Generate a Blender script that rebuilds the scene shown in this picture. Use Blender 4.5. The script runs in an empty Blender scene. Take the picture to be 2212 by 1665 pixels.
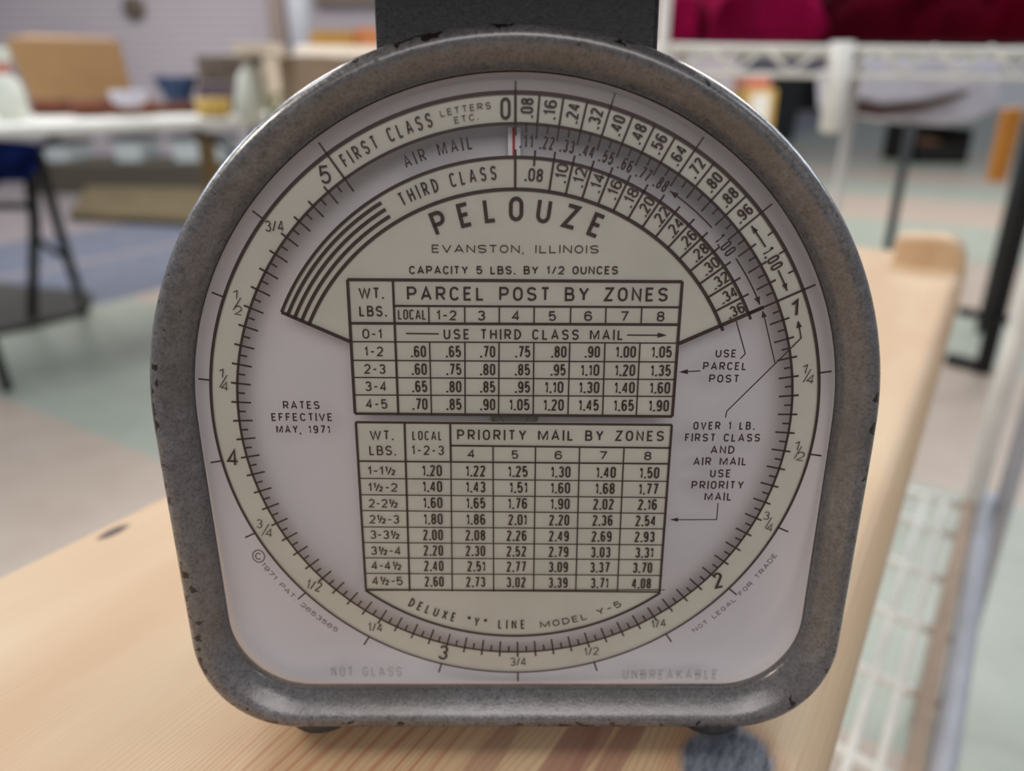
import bpy, math, random
from mathutils import Vector, Matrix
random.seed(7)
sc = bpy.context.scene
col = sc.collection

# ------------------------------------------------------------------ camera
H = 0.85                                   # camera height above the floor (m)
PITCH = math.radians(21.9)                 # looking down
FPX = 1637.13                              # focal length in pixels of the 2212 px wide frame
cam_d = bpy.data.cameras.new('camera')
cam = bpy.data.objects.new('camera', cam_d); col.objects.link(cam)
cam.location = (0, 0, H)
cam.rotation_euler = (math.radians(90) - PITCH, 0, 0)
cam_d.sensor_width = 36.0
cam_d.lens = FPX / 2212 * 36.0
cam_d.clip_start = 0.01
cam_d.dof.use_dof = True
cam_d.dof.focus_distance = 0.161
cam_d.dof.aperture_fstop = cam_d.lens / 3.3
sc.camera = cam

# ------------------------------------------------------------------ world, lamps, exposure
world = bpy.data.worlds.new('world'); sc.world = world
world.use_nodes = True
wn = world.node_tree.nodes
wn['Background'].inputs[0].default_value = (0.86, 0.90, 1.0, 1)
wn['Background'].inputs[1].default_value = 0.27

def lamp(name, loc, target, sx, sy, power, colour, spread=0):
    d = bpy.data.lights.new(name, 'AREA'); d.shape = 'RECTANGLE'
    d.size, d.size_y, d.energy, d.color = sx, sy, power, colour
    o = bpy.data.objects.new(name, d); col.objects.link(o)
    if spread: d.spread = math.radians(spread)
    o.location = loc
    o.rotation_euler = (Vector(target) - Vector(loc)).to_track_quat('-Z', 'Y').to_euler()
    return o
lamp('ceiling_lamp_back_left', (-1.5, 1.7, 3.1), (-1.5, 1.7, 0), 1.3, 0.5, 34, (0.90, 0.95, 1.0))
lamp('ceiling_lamp_back_right', (1.25, 1.5, 3.1), (1.25, 1.5, 0), 1.3, 0.5, 15, (0.90, 0.95, 1.0))
lamp('ceiling_lamp_far_left', (-2.2, 5.0, 3.3), (-2.2, 5.0, 0), 2.4, 1.6, 115, (1.0, 0.96, 0.92))
lamp('ceiling_lamp_far_right', (3.0, 5.0, 3.3), (3.0, 5.0, 0), 2.4, 1.6, 125, (1.0, 0.97, 0.93))
lamp('ceiling_lamp_side_left', (-2.3, 0.1, 2.6), (-0.2, 0.3, 0.7), 1.0, 0.5, 6.8, (1.0, 0.92, 0.80), 75)
lamp('ceiling_lamp_side_right', (2.3, 0.0, 2.9), (0.0, 0.2, 0.7), 0.9, 0.4, 9, (0.86, 0.93, 1.0))
lamp('rim_light_left', (-3.6, 3.2, 2.3), (0.0, 0.2, 0.8), 1.4, 0.9, 26, (0.80, 0.90, 1.0))  # added lamp for the bluish highlight on the upper left rim; window only assumed
lamp('rim_light_right', (3.9, 3.4, 2.5), (0.0, 0.2, 0.8), 1.4, 0.9, 22, (0.80, 0.90, 1.0))  # its counterpart, added for the upper right rim highlight
lamp('dial_fill_lamp', (0.1, -1.9, 2.0), (0, 0.15, 0.78), 1.8, 1.0, 3.4, (1.0, 0.95, 0.92), 70)  # unseen fill added behind the camera to brighten the dial

vs = sc.view_settings
vs.view_transform = 'Standard'; vs.look = 'None'; vs.gamma = 1.0; vs.exposure = 0.0
vs.use_curve_mapping = False

# ------------------------------------------------------------------ maths: photograph <-> place
cp, sp = math.cos(PITCH), math.sin(PITCH)
AX = Matrix(((1, 0, 0), (0, -sp, cp), (0, -cp, -sp)))      # camera right / down / forward -> world
CAM = Vector((0, 0, H))
def ray(px, py): return AX @ Vector(((px - 1106) / FPX, (py - 832.5) / FPX, 1.0))
def pz(px, py, z):                         # the point at height z seen at a photo pixel
    d = ray(px, py); return CAM + d * ((z - H) / d.z)
def py_(px, py, y):                        # the point at distance y seen at a photo pixel
    d = ray(px, py); return CAM + d * (y / d.y)
# dial frame: origin at the dial centre, x right, y into the scale, z up, unit = radius of the printed ring
S = 0.066
RX, RY, RZ = 0.2923233175683173, 0.004405113214285959, -0.003186992939672404
TD = Vector((0.00815455831886621, 0.09925260963308913, 2.5065001654252694))
RD = Matrix.Rotation(RZ, 3, 'Z') @ Matrix.Rotation(RX, 3, 'X') @ Matrix.Rotation(RY, 3, 'Y')
def D(x, y, z): return CAM + AX @ ((RD @ Vector((x, -z, y)) + TD) * S)
RDT = RD.transposed()
OD = -(RDT @ TD)
def dp(px, py, dep=0.0):                   # photo pixel -> (x, z) on the plane of the dial
    dd = RDT @ Vector(((px - 1106) / FPX, (py - 832.5) / FPX, 1.0))
    s = (dep - OD.z) / dd.z
    return (OD.x + dd.x * s, -(OD.y + dd.y * s))
A0 = math.radians(0.30)                    # angle of the zero line, clockwise from the top
LB = 1.13672                               # angle of one pound
def ring(r, a): return (r * math.sin(a), r * math.cos(a))

# ------------------------------------------------------------------ materials
def lin(c):
    return tuple(((v / 255) / 12.92 if v / 255 <= 0.04045 else ((v / 255 + 0.055) / 1.055) ** 2.4) for v in c) + (1,)
class NT:
    def __init__(s, name):
        s.m = bpy.data.materials.new(name); s.m.use_nodes = True
        s.t = s.m.node_tree; s.b = s.t.nodes['Principled BSDF']; s.out = s.t.nodes['Material Output']
    def n(s, t, **k):
        x = s.t.nodes.new(t)
        for a, v in k.items(): setattr(x, a, v)
        return x
    def l(s, a, b): s.t.links.new(a, b)
    def set(s, x, **k):
        for a, v in k.items(): x.inputs[a.replace('_', ' ')].default_value = v
        return x
    def coord(s, scale=(1, 1, 1), kind='Object', rot=(0, 0, 0)):
        c = s.n('ShaderNodeTexCoord'); mp = s.n('ShaderNodeMapping')
        mp.inputs['Scale'].default_value = scale; mp.inputs['Rotation'].default_value = rot
        s.l(c.outputs[kind], mp.inputs['Vector']); return mp.outputs[0]
    def noise(s, vec, scale, detail=3, rough=0.5, dist=0.0):
        x = s.n('ShaderNodeTexNoise'); s.l(vec, x.inputs['Vector'])
        s.set(x, Scale=scale, Detail=detail, Roughness=rough, Distortion=dist); return x.outputs['Fac']
    def ramp(s, fac, stops, interp='LINEAR'):
        x = s.n('ShaderNodeValToRGB'); x.color_ramp.interpolation = interp
        e = x.color_ramp.elements
        while len(e) < len(stops): e.new(0.5)
        for q, (p, c) in zip(e, stops): q.position = p; q.color = c
        s.l(fac, x.inputs[0]); return x.outputs[0]
    def mix(s, fac, a, b, mode='MIX'):
        x = s.n('ShaderNodeMix', data_type='RGBA', blend_type=mode)
        for i, v in ((0, fac), (6, a), (7, b)):
            if hasattr(v, 'links'): s.l(v, x.inputs[i])
            else: x.inputs[i].default_value = v
        return x.outputs[2]
    def math(s, op, a, b=0.0, c=0.0):
        x = s.n('ShaderNodeMath', operation=op)
        for i, v in ((0, a), (1, b), (2, c)):
            if hasattr(v, 'links'): s.l(v, x.inputs[i])
            else: x.inputs[i].default_value = v
        return x.outputs[0]
    def bump(s, h, strength, dist):
        x = s.n('ShaderNodeBump'); s.set(x, Strength=strength, Distance=dist)
        s.l(h, x.inputs['Height']); s.l(x.outputs[0], s.b.inputs['Normal'])
    def base(s, c):
        if hasattr(c, 'links'): s.l(c, s.b.inputs['Base Color'])
        else: s.b.inputs['Base Color'].default_value = c
G = lambda v: (v, v, v, 1)

def plain(name, rgb, rough=0.6, metal=0.0, var=0.08, scale=30, bump=0.0):
    k = NT(name); c = lin(rgb)
    f = k.noise(k.coord(), scale)
    dark = tuple(v * (1 - var) for v in c[:3]) + (1,); light = tuple(min(1, v * (1 + var)) for v in c[:3]) + (1,)
    k.base(k.ramp(f, [(0.3, dark), (0.7, light)]))
    k.set(k.b, Roughness=rough, Metallic=metal)
    if bump: k.bump(f, bump, 0.002)
    return k.m

def mat_casting():
    k = NT('grey_hammered_enamel'); v = k.coord()
    fine = k.noise(v, 1500, 3, 0.6); mid = k.noise(v, 420, 3, 0.6); big = k.noise(v, 45, 2, 0.5)
    c1 = k.ramp(fine, [(0.3, lin((70, 68, 67))), (0.7, lin((134, 131, 132)))])
    c2 = k.ramp(mid, [(0.3, lin((80, 78, 77))), (0.7, lin((128, 125, 128)))])
    c = k.mix(0.45, c1, c2)
    c = k.mix(k.ramp(big, [(0.45, G(0)), (0.75, G(0.45))]), c, lin((84, 78, 70)))
    at = k.n('ShaderNodeAttribute', attribute_name='wear')
    chip = k.noise(v, 330, 2, 0.55, 0.4); patch = k.noise(v, 60, 2, 0.5)
    thr = k.math('ADD', chip, k.math('MULTIPLY', patch, 0.35))
    thr = k.math('ADD', thr, k.math('MULTIPLY', at.outputs['Fac'], 0.32))
    mask = k.ramp(thr, [(0.955, G(0)), (0.975, G(1))])
    c = k.mix(mask, c, lin((38, 32, 27)))
    k.base(c)
    k.set(k.b, Metallic=0.25, Coat_Weight=0.6, Coat_Roughness=0.16)
    rr = k.ramp(fine, [(0.3, G(0.24)), (0.7, G(0.36))])
    k.l(rr, k.b.inputs['Roughness'])
    h = k.math('ADD', k.math('MULTIPLY', fine, 0.5), mid)
    h = k.math('SUBTRACT', h, k.math('MULTIPLY', mask, 0.7))
    k.bump(h, 0.34, 0.00035)
    return k.m

def mat_wrinkle():
    k = NT('black_wrinkle_enamel'); v = k.coord()
    a = k.noise(v, 900, 4, 0.65); b = k.noise(v, 90, 2)
    c = k.ramp(a, [(0.35, lin((10, 9, 9))), (0.72, lin((46, 45, 46)))])
    c = k.mix(k.ramp(b, [(0.4, G(0)), (0.8, G(0.4))]), c, lin((24, 24, 25)))
    k.base(c); k.set(k.b, Roughness=0.55); k.bump(a, 0.5, 0.0004); return k.m

def mat_lens():
    k = NT('clear_plastic'); k.t.nodes.remove(k.b)
    tr = k.n('ShaderNodeBsdfTransparent'); tr.inputs[0].default_value = (0.965, 0.965, 0.965, 1)
    gl = k.n('ShaderNodeBsdfGlossy'); k.set(gl, Roughness=0.22, Color=G(0.9))
    fr = k.n('ShaderNodeFresnel'); k.set(fr, IOR=1.47)
    mx = k.n('ShaderNodeMixShader'); k.l(k.math('MULTIPLY', fr.outputs[0], 0.22), mx.inputs[0]); k.l(tr.outputs[0], mx.inputs[1]); k.l(gl.outputs[0], mx.inputs[2])
    k.l(mx.outputs[0], k.out.inputs[0]); return k.m
def mat_emboss():
    k = NT('frosted_plastic_relief'); k.set(k.b, Base_Color=lin((150, 148, 142)), Roughness=0.3, Alpha=0.22)
    return k.m
def mat_ink(name, rgb, alt, rough=0.5):
    k = NT(name); f = k.noise(k.coord(), 700, 3, 0.6)
    k.base(k.ramp(f, [(0.3, lin(rgb)), (0.72, lin(alt))])); k.set(k.b, Roughness=rough); return k.m
def mat_cream():
    k = NT('cream_print'); v = k.coord(); f = k.noise(v, 60, 3, 0.6); g = k.noise(v, 260, 2, 0.6, 0.5)
    c = k.ramp(f, [(0.3, lin((196, 193, 180))), (0.7, lin((206, 203, 190)))])
    c = k.mix(k.ramp(g, [(0.74, G(0)), (0.80, G(0.35))]), c, lin((150, 138, 115)))
    k.base(c); k.set(k.b, Roughness=0.45)
    tl = k.n('ShaderNodeBsdfTranslucent'); k.l(c, tl.inputs[0]); mx = k.n('ShaderNodeMixShader'); mx.inputs[0].default_value = 0.15
    k.l(k.b.outputs[0], mx.inputs[1]); k.l(tl.outputs[0], mx.inputs[2]); k.l(mx.outputs[0], k.out.inputs[0]); return k.m

BU = (0.85, -0.53)                          # across the bench, and along it
BV = (0.53, 0.85)
def uv(u, v, z): return Vector((u * BU[0] + v * BV[0], u * BU[1] + v * BV[1], z))
def mat_pine():
    k = NT('planed_pine')
    v = k.coord(rot=(0, 0, 0))
    # object axes: x across the plank, y along it
    warp = k.n('ShaderNodeMapping'); k.l(v, warp.inputs['Vector']); warp.inputs['Scale'].default_value = (7, 1.2, 4)
    nz = k.noise(warp.outputs[0], 3.0, 3, 0.55)
    sx = k.n('ShaderNodeSeparateXYZ'); k.l(v, sx.inputs[0])
    # growth-ring coordinate: distance across plus slow wander along the grain
    rc = k.math('ADD', k.math('MULTIPLY', sx.outputs[0], 1.0), k.math('MULTIPLY', nz, 0.030))
    spread = k.noise(k.coord((6, 0.6, 1)), 2.2, 2, 0.5)
    def rings(f, p):
        wv = k.math('SINE', k.math('MULTIPLY', rc, f))
        return k.math('POWER', k.math('MULTIPLY_ADD', wv, 0.5, 0.5), p)
    coarse, fine = rings(1500.0, 5.0), rings(4300.0, 2.5)
    fine = k.math('MULTIPLY', fine, k.ramp(spread, [(0.38, G(0.08)), (0.62, G(0.48))]))
    fib = k.noise(k.coord((420, 9, 200)), 1.0, 3, 0.6)
    blot = k.noise(k.coord((14, 4, 8)), 1.5, 3, 0.5)
    c = k.mix(fib, lin((214, 186, 150)), lin((225, 199, 164)))
    c = k.mix(k.ramp(blot, [(0.35, G(0)), (0.68, G(0.85))]), c, lin((202, 164, 124)))
    c = k.mix(fine, c, lin((170, 116, 80)))
    # mauve heart-wood flame in front of the scale
    def blob(p, sxy, rot=0.0, soft=(0.6, 1.0), nscale=60, namt=0.5):
        mp = k.n('ShaderNodeMapping'); co = k.n('ShaderNodeTexCoord'); sub = k.n('ShaderNodeVectorMath', operation='SUBTRACT')
        k.l(co.outputs['Object'], sub.inputs[0]); sub.inputs[1].default_value = (p[0], p[1], 0)
        k.l(sub.outputs[0], mp.inputs['Vector']); mp.inputs['Rotation'].default_value = (0, 0, rot)
        mp.inputs['Scale'].default_value = (1 / sxy[0], 1 / sxy[1], 0.0)
        ln = k.n('ShaderNodeVectorMath', operation='LENGTH'); k.l(mp.outputs[0], ln.inputs[0])
        w = k.noise(k.coord((1, 0.25, 1)), nscale, 3, 0.6)
        d = k.math('ADD', ln.outputs['Value'], k.math('MULTIPLY', k.math('SUBTRACT', w, 0.5), namt))
        return k.ramp(d, [(soft[0], G(1)), (soft[1], G(0))])
    def local(px, py):
        q = pz(px, py, 0.6955); return (q.x * BU[0] + q.y * BU[1], q.x * BV[0] + q.y * BV[1])
    late = k.math('MULTIPLY', coarse, blob(local(800, 1600), (0.030, 0.11), 0.0, (0.45, 1.0), 20, 0.4))
    c = k.mix(k.math('MULTIPLY', late, 0.62), c, lin((176, 112, 80)))
    for (px, py), sz, rot, amt in (((1215, 1650), (0.0055, 0.030), 0.12, 0.75), ((1335, 1625), (0.0035, 0.028), -0.05, 0.7), ((1050, 1640), (0.004, 0.020), 0.25, 0.5), ((1290, 1600), (0.003, 0.016), 0.3, 0.6)):
        c = k.mix(k.math('MULTIPLY', blob(local(px, py), sz, rot, (0.75, 0.95), 90, 0.9), amt), c, lin((158, 112, 98)))
    ring = blob(local(1560, 1655), (0.0165, 0.0200), 0.2, (0.82, 1.05), 110, 0.5)
    c = k.mix(k.math('MULTIPLY', ring, 0.4), c, lin((178, 128, 96)))
    knot = blob(local(1568, 1655), (0.0130, 0.0165), 0.25, (0.74, 0.95), 110, 0.55)
    kt = k.noise(k.coord((1, 0.4, 1)), 420, 3, 0.6)
    c = k.mix(knot, c, k.ramp(kt, [(0.3, lin((74, 78, 90))), (0.7, lin((134, 138, 150)))]))
    k2 = blob(local(245, 1150), (0.0032, 0.0075), 0.0, (0.5, 1.0), 60, 0.3)
    c = k.mix(k2, c, lin((72, 46, 36)))
    k.base(c); k.set(k.b, Roughness=0.5)
    k.bump(k.math('ADD', fib, k.math('MULTIPLY', fine, 0.5)), 0.12, 0.0006)
    return k.m

def mat_floor():
    k = NT('checker_tile_floor')
    co = k.n('ShaderNodeTexCoord'); sx = k.n('ShaderNodeSeparateXYZ'); k.l(co.outputs['Object'], sx.inputs[0])
    vv = k.math('ADD', k.math('MULTIPLY', sx.outputs[0], BV[0]), k.math('MULTIPLY', sx.outputs[1], BV[1]))
    uu = k.math('ADD', k.math('MULTIPLY', sx.outputs[0], BU[0]), k.math('MULTIPLY', sx.outputs[1], BU[1]))
    green, pink = lin((158, 166, 150)), lin((182, 163, 146))
    edges = [0.0, 0.93, 1.74, 2.70, 3.38, 4.45, 5.55, 6.78, 7.9, 9.0, 10.1, 11.2]
    stops = [(e / 12, pink if i % 2 == 0 else green) for i, e in enumerate(edges)]
    r = k.ramp(k.math('MULTIPLY', vv, 1 / 12), stops, 'CONSTANT')
    r2 = k.mix(k.ramp(k.math('MULTIPLY_ADD', uu, 0.1, 0.5), [(0.0, G(0)), (0.195, G(1)), (0.5, G(0))], 'CONSTANT'), r, r)
    blue = lin((84, 94, 118)); rose = lin((134, 124, 128))
    bands = k.ramp(k.math('MULTIPLY_ADD', uu, 0.1, 0.6), [(0.0, rose), (0.13, blue), (0.21, rose), (0.215, blue), (0.294, blue)], 'CONSTANT')
    side = k.ramp(k.math('MULTIPLY_ADD', uu, 0.1, 0.6), [(0.0, G(1)), (0.294, G(0))], 'CONSTANT')
    far = k.ramp(k.math('MULTIPLY', vv, 0.1), [(0.0, G(0)), (0.02, G(1))], 'CONSTANT')
    r = k.mix(k.math('MULTIPLY', side, far), r, bands)
    n = k.noise(k.coord(), 9, 4, 0.6)
    r = k.mix(0.14, r, k.ramp(n, [(0.3, G(0.35)), (0.7, G(0.75))]))
    k.base(r); k.set(k.b, Roughness=0.38); return k.m

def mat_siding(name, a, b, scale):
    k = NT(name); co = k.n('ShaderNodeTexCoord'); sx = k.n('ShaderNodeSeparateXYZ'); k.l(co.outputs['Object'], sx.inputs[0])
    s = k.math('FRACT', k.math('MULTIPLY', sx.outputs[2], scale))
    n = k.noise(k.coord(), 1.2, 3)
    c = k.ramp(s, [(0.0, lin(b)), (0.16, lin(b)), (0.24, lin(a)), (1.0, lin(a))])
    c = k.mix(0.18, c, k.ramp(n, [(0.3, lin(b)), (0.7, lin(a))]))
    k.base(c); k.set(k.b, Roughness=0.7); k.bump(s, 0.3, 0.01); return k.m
def mat_cloth(name, a, b, scale=6):
    k = NT(name); n = k.noise(k.coord(), scale, 3, 0.5); w = k.noise(k.coord(), 900, 2)
    c = k.ramp(n, [(0.3, lin(a)), (0.7, lin(b))]); k.base(c); k.set(k.b, Roughness=1.0); k.b.inputs['Specular IOR Level'].default_value = 0.08
    k.bump(w, 0.2, 0.001); return k.m

M = dict(
    casting=mat_casting(), wrinkle=mat_wrinkle(), lens=mat_lens(), emboss=mat_emboss(), cream=mat_cream(),
    brown=mat_ink('brown_ink', (46, 28, 23), (60, 39, 33)), red=mat_ink('red_ink', (176, 40, 34), (190, 52, 44)),
    white=plain('white_enamel_tray', (206, 201, 204), 0.55, 0, 0.03, 25), ptr=plain('white_painted_pointer', (232, 230, 234), 0.5),
    rubber=plain('dark_rubber', (70, 68, 66), 0.75, 0, 0.25, 500), screw=plain('dull_steel', (150, 146, 138), 0.5, 0.4),
    pine=mat_pine(), floor=mat_floor(),
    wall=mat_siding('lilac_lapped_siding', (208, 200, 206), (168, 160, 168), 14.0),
    kraft=plain('kraft_cardboard', (178, 138, 94), 0.85, 0, 0.05, 12), kraft2=plain('faded_cardboard', (172, 146, 120), 0.85, 0, 0.06, 12),
    flap=plain('pale_cardboard_flap', (226, 208, 186), 0.85), tabletop=plain('white_plastic_tabletop', (236, 234, 226), 0.5),
    black=plain('black_steel', (16, 15, 15), 0.5, 0.2), gun=plain('dark_grey_steel', (52, 54, 54), 0.5, 0.4),
    wire=plain('white_coated_wire', (240, 239, 232), 0.4), wireg=plain('pale_grey_steel', (196, 198, 206), 0.45, 0.1),
    beige=plain('beige_edging', (178, 156, 136), 0.6),
    magenta=mat_cloth('magenta_cloth', (104, 6, 42), (164, 16, 76), 6), crimson=mat_cloth('dark_crimson_cloth', (40, 0, 8), (104, 0, 30), 5),
    lilac=mat_cloth('white_cloth', (206, 200, 210), (226, 222, 232), 8), bluec=mat_cloth('navy_cloth', (18, 28, 70), (34, 54, 128), 12),
    plastic=plain('milky_plastic', (228, 230, 216), 0.35), redp=plain('salmon_plastic', (216, 130, 110), 0.4), yellow=plain('yellow_plastic', (204, 168, 84), 0.5),
    brownb=plain('brown_bark', (118, 66, 44), 0.85, 0, 0.35, 18, 0.5), navy=plain('blue_glaze', (52, 76, 112), 0.35, 0, 0.4, 25), dark=plain('charcoal_plastic', (40, 42, 44), 0.55),
    grey=plain('grey_tin', (112, 98, 86), 0.6, 0.1, 0.45, 22), mustard=plain('mustard_card', (200, 148, 70), 0.8), orange=plain('orange_card', (222, 142, 88), 0.8),
    amber=plain('amber_plastic', (200, 130, 44), 0.5), green=plain('leaf_green', (130, 150, 84), 0.7), moss=plain('moss_green_cloth', (60, 74, 34), 0.9),
    column=plain('white_painted_column', (206, 208, 216), 0.6), bcol=plain('brown_painted_timber', (138, 122, 116), 0.7),
    olive=plain('brown_packing_paper', (98, 86, 62), 0.9, 0, 0.2, 9), timber=plain('tan_timber', (150, 126, 88), 0.85), bin=plain('frosted_bin_plastic', (196, 206, 208), 0.4),
    tote=plain('black_tote_plastic', (24, 22, 20), 0.6), shade=plain('dark_umber_board', (84, 78, 68), 0.8), brownseat=plain('dark_brown_seat', (92, 66, 60), 0.7), mauve=plain('mauve_canvas', (92, 78, 84), 0.85, 0, 0.25, 30), mat=plain('dark_floor_shadow', (62, 60, 56), 0.9), cork=plain('brown_paper', (120, 82, 50), 0.9))  # mat: dark colour of the slab that stands for shade beneath the chair

# ------------------------------------------------------------------ mesh building
class MB:
    def __init__(s): s.v, s.f, s.a = [], [], None
    def add(s, vs, fs):
        n = len(s.v); s.v += [Vector(q) for q in vs]; s.f += [tuple(i + n for i in f) for f in fs]; return s
    def prism(s, base, top):                 # two equal loops -> closed solid
        n = len(base)
        fs = [tuple(range(n))[::-1], tuple(range(n, 2 * n))] + [(i, (i + 1) % n, n + (i + 1) % n, n + i) for i in range(n)]
        return s.add(list(base) + list(top), fs)
    def box(s, a, b):
        (x0, y0, z0), (x1, y1, z1) = a, b
        lo = [(x0, y0, z0), (x1, y0, z0), (x1, y1, z0), (x0, y1, z0)]
        return s.prism(lo, [(x, y, z1) for x, y, _ in lo])
    def obox(s, c, ax, ay, hx, hy, z0, z1):  # box with its own axes in plan
        ax, ay = Vector((ax[0], ax[1], 0)), Vector((ay[0], ay[1], 0)); c = Vector((c[0], c[1], 0))
        lo = [c + ax * i * hx + ay * j * hy for i, j in ((-1, -1), (1, -1), (1, 1), (-1, 1))]
        return s.prism([q + Vector((0, 0, z0)) for q in lo], [q + Vector((0, 0, z1)) for q in lo])
    def lathe(s, c, prof, n=28, rot=None):   # prof: (radius, height)
        vs, fs = [], []
        for r, h in prof:
            for i in range(n):
                a = 2 * math.pi * i / n; q = Vector((r * math.cos(a), r * math.sin(a), h))
                if rot: q = rot @ q
                vs.append(Vector(c) + q)
        for j in range(len(prof) - 1):
            for i in range(n): fs.append((j * n + i, j * n + (i + 1) % n, (j + 1) * n + (i + 1) % n, (j + 1) * n + i))
        fs.append(tuple(range(n))[::-1]); fs.append(tuple((len(prof) - 1) * n + i for i in range(n)))
        return s.add(vs, fs)
    def tube(s, pts, r, n=10):
        pts = [Vector(q) for q in pts]; vs, fs = [], []
        for i, q in enumerate(pts):
            t = (pts[min(i + 1, len(pts) - 1)] - pts[max(i - 1, 0)]).normalized()
            up = Vector((0, 0, 1)) if abs(t.z) < 0.9 else Vector((0, 1, 0))
            a = t.cross(up).normalized(); b = t.cross(a)
            vs += [q + a * (r * math.cos(2 * math.pi * j / n)) + b * (r * math.sin(2 * math.pi * j / n)) for j in range(n)]
        for i in range(len(pts) - 1):
            for j in range(n): fs.append((i * n + j, i * n + (j + 1) % n, (i + 1) * n + (j + 1) % n, (i + 1) * n + j))
        fs.append(tuple(range(n))[::-1]); fs.append(tuple((len(pts) - 1) * n + j for j in range(n)))
        return s.add(vs, fs)
    def grid(s, rows, close=False):          # list of equal rows of points
        n = len(rows[0]); vs = [q for r in rows for q in r]; fs = []
        for i in range(len(rows) - 1):
            for j in range(n if close else n - 1):
                k = (j + 1) % n; fs.append((i * n + j, i * n + k, (i + 1) * n + k, (i + 1) * n + j))
        return s.add(vs, fs)
    def build(s, name, m, parent=None, smooth=False, bevel=0.0, seg=2, rot=None):
        org = Vector((0, 0, 0)); q = parent
        while q: org = org + q.location; q = q.parent
        me = bpy.data.meshes.new(name)
        if rot is not None: vs = [rot @ (v - org) for v in s.v]
        else: vs = [v - org for v in s.v]
        me.from_pydata([tuple(v) for v in vs], [], s.f); me.materials.append(m)
        if s.a:
            at = me.attributes.new('wear', 'FLOAT', 'POINT'); at.data.foreach_set('value', s.a)
        me.validate(); me.update()
        o = bpy.data.objects.new(name, me); col.objects.link(o); o.parent = parent
        if smooth:
            me.shade_smooth()
            for p in me.polygons:
                if len(p.vertices) > 8: p.use_smooth = False
        if bevel:
            b = o.modifiers.new('bevel', 'BEVEL'); b.width = bevel; b.segments = seg; b.limit_method = 'ANGLE'
        return o
def thing(name, label, cat, loc, group=None):
    o = bpy.data.objects.new(name, None); col.objects.link(o); o.location = loc; o.empty_display_size = 0.05
    return tag(o, label, cat, group)
def tag(o, label, cat, group=None):
    o['label'] = label; o['category'] = cat
    if group: o['group'] = group
    return o
def struct(o): o['kind'] = 'structure'; return o
def top(mb, name, m, label, cat, group=None, **k):   # a thing that is one mesh, origin at the foot of it
    xs = [v.x for v in mb.v]; ys = [v.y for v in mb.v]; zs = [v.z for v in mb.v]
    c = Vector(((min(xs) + max(xs)) / 2, (min(ys) + max(ys)) / 2, min(zs)))
    mb.v = [v - c for v in mb.v]
    o = mb.build(name, m, None, **k); o.location = c
    return tag(o, label, cat, group)

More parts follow.
